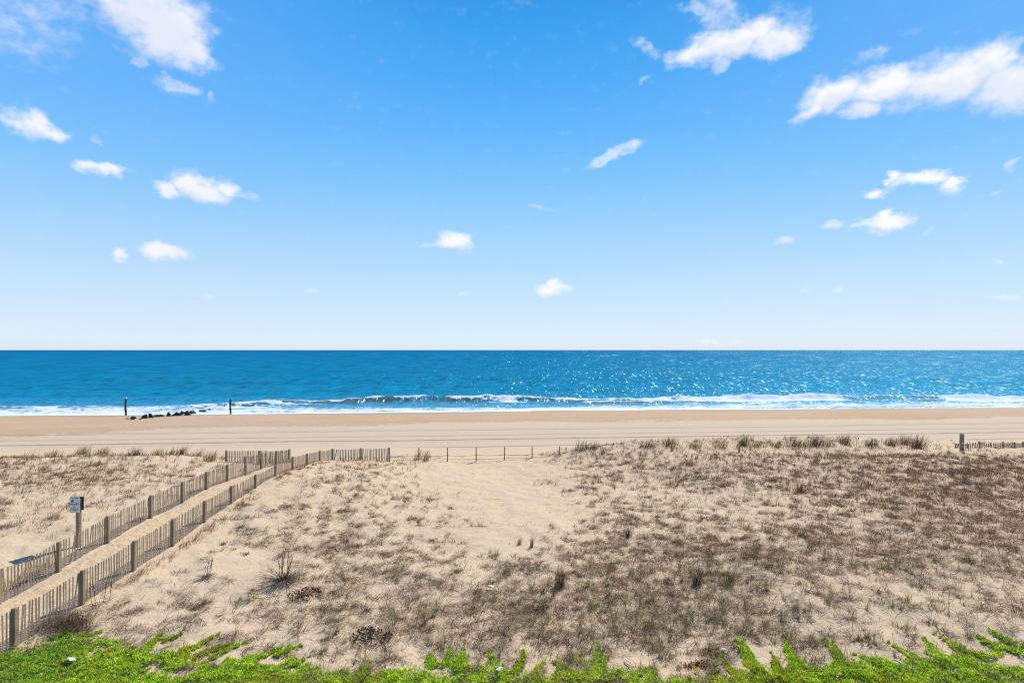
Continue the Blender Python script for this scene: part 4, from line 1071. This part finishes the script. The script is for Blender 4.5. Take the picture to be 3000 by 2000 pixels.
# clouds: soft ellipses in bearing and elevation, frayed by noise
CL = [(300,-10,175,62,0,1.),(385,70,120,75,25,1.),(440,112,64,42,30,.85),(330,35,120,60,10,.9),(470,140,35,25,0,.6),(40,60,170,90,0,.36),(120,20,120,40,10,.4),
 (410,195,62,20,-5,.62),(490,216,18,16,0,.5),(372,172,22,12,20,.5),(320,140,22,16,0,.6),
 (70,288,78,32,-10,.85),(115,305,48,24,-10,.85),(75,272,42,22,0,.8),(222,310,24,10,0,.35),
 (235,390,62,17,4,.85),(255,384,38,14,0,.85),
 (440,425,62,32,0,.95),(470,440,72,32,0,.9),(386,437,42,24,0,.95),(520,432,40,22,-15,.85),(570,455,26,12,0,.5),
 (275,587,28,17,-8,.95),(384,579,57,21,-2,.95),
 (1040,557,48,21,8,.95),(1062,548,26,16,0,.9),(985,568,24,9,0,.45),
 (1270,659,42,16,0,.9),(1272,648,18,14,0,.9),
 (1395,362,52,17,24,.75),(1432,342,50,13,8,.7),
 (1690,96,150,40,6,1.),(1780,95,72,38,0,1.),(1600,125,75,30,10,.85),(1655,30,58,48,0,.62),(1495,112,52,17,-28,.45),(1602,22,38,16,-5,.5),(1655,145,30,22,0,.7),(1790,20,26,22,0,.32),(1850,70,40,16,0,.25),
 (1915,215,90,40,12,1.),(2035,195,110,40,-2,1.),(2190,180,140,62,0,1.),(2280,145,85,60,0,1.),(2330,190,110,72,0,1.),(1870,245,56,24,25,.85),(1990,248,62,26,0,.8),(2110,225,90,30,0,.7),
 (2005,128,42,22,0,.42),(2105,75,40,14,0,.15),
 (2125,412,82,22,-4,1.),(2175,425,36,26,0,1.),(2062,400,26,14,-20,.85),(2200,418,22,10,0,.6),
 (2018,437,34,16,0,.95),(2035,510,72,22,0,1.),(2025,497,38,17,0,1.),(2020,530,38,10,0,.7),(1968,520,22,9,0,.6),
 (1906,522,34,10,6,.6),(1808,551,26,12,0,.65),(2320,380,24,11,10,.55),(2125,537,32,7,20,.35),(2270,449,16,8,0,.4),(2300,678,48,8,3,.6),(1862,665,26,8,0,.3),(1912,660,18,7,0,.3),
 (455,680,48,8,-6,.3),(1243,481,34,5,0,.35),(815,245,22,30,0,.12),(712,670,18,7,0,.35),(1063,668,18,7,0,.35),(1630,788,26,8,0,.55),(2160,612,22,9,0,.25),(2308,605,14,6,0,.5),(1295,393,14,6,0,.3),(1480,183,16,8,0,.35),(1180,10,60,18,0,.12),(1690,790,30,6,0,.3)]
uv = t.comb(azm, el, 0.)
wn1 = t.noise(t.mapping(uv, scale=(1, 1.35, 1)), 22., 6., .62, out=1)
wn2 = t.noise(t.mapping(uv, (5, 3, 0), scale=(1, 1.2, 1)), 9., 3., .5, out=1)
wv = t.vmath('ADD', t.vmath('SCALE', t.vmath('SUBTRACT', wn1, (.5, .5, .5)), .056), t.vmath('SCALE', t.vmath('SUBTRACT', wn2, (.5, .5, .5)), .016))
uvw = t.vmath('ADD', uv, t.vmath('MULTIPLY', wv, (1.1, .75, 0)))
def field(vec, every):
    acc = None
    for (cx, cy, rx, ry, rot, a) in CL:
        if every and a < .55: continue
        az_ = math.atan((cx-1176)/1307.); el_ = math.atan((804-cy)/1307.*math.cos(az_))
        sx = rx/1307.*math.cos(az_)**2; sy = ry/1307.*math.cos(az_)*math.cos(el_)
        m_ = t.mapping(vec, (az_, el_, 0), (0, 0, math.radians(rot)), (sx*1.2, sy*1.22, 1), 'TEXTURE')
        g_ = t.new('ShaderNodeTexGradient', gradient_type='SPHERICAL'); t.put(g_.inputs[0], m_)
        f_ = t.math('MULTIPLY', g_.outputs[1], a)
        if a < .8: f_ = t.math('MINIMUM', f_, .10+.36*a)
        acc = f_ if acc is None else t.math('MAXIMUM', acc, f_)
    return acc
F0 = field(uvw, False)
fr = t.noise(t.mapping(uv, (2, 9, 0), scale=(1, 1.5, 1)), 38., 6., .65)
fac = t.rng(t.math('ADD', F0, t.math('MULTIPLY', t.math('SUBTRACT', fr, .5), .66)), .02, .74)
F1 = field(t.vmath('ADD', uvw, (.006, .022, 0)), True)      # thickness seen towards the light
thick = t.rng(t.math('ADD', F1, t.math('MULTIPLY', t.math('SUBTRACT', t.noise(t.mapping(uv, (7, 1, 0), scale=(1, 1.5, 1)), 20., 5., .6), .5), .9)), .12, .62)
lowel = t.rng(el, 0., .12, .75, 1.)
cc = t.mix(thick, sk((253, 254, 255)), sk((233, 239, 252)))
cc = t.mix(t.rng(t.math('ABSOLUTE', t.math('SUBTRACT', azm, .35)), .2, .9, 0., .35), cc, sk((232, 237, 252)))
cc = t.mix(1., cc, (K, K, K), 'MULTIPLY')
fin = t.mix(t.math('MULTIPLY', t.math('MULTIPLY', fac, lowel), .97), base, cc)
t.l.new(fin, bg.inputs[0]); t.l.new(bg.outputs[0], wo.inputs[0])
w.cycles.sampling_method = 'MANUAL'; w.cycles.sample_map_resolution = 512

# ---------------------------------------------------------------- sun
sun = bpy.data.lights.new('sun', 'SUN'); sun.energy = 5.0; sun.angle = math.radians(.5); sun.color = (1., .94, .83)
so = bpy.data.objects.new('sun', sun); COL.objects.link(so)
a, e = math.radians(SUN_AZ), math.radians(SUN_EL)
d = Vector((math.sin(a)*math.cos(e), math.cos(a)*math.cos(e), math.sin(e)))
so.rotation_euler = d.to_track_quat('Z', 'Y').to_euler(); so.location = d*50

# ---------------------------------------------------------------- camera
cam = bpy.data.cameras.new('camera'); cam.lens = 20.; cam.sensor_width = 36.; cam.shift_y = 25./3000.
cam.clip_start = .1; cam.clip_end = 200000.
co = bpy.data.objects.new('camera', cam); COL.objects.link(co)
co.location = (0, 0, CAM_Z); co.rotation_euler = (math.radians(90), 0, 0)
scene.camera = co
scene.view_settings.view_transform = 'Standard'; scene.view_settings.look = 'None'; scene.view_settings.exposure = 0.
scene.cycles.use_denoising = False
scene.cycles.pixel_filter_type = 'BLACKMAN_HARRIS'; scene.cycles.filter_width = 1.15
scene.cycles.max_bounces = 5; scene.cycles.diffuse_bounces = 1; scene.cycles.glossy_bounces = 1; scene.cycles.transmission_bounces = 2
scene.cycles.sample_clamp_indirect = 4.
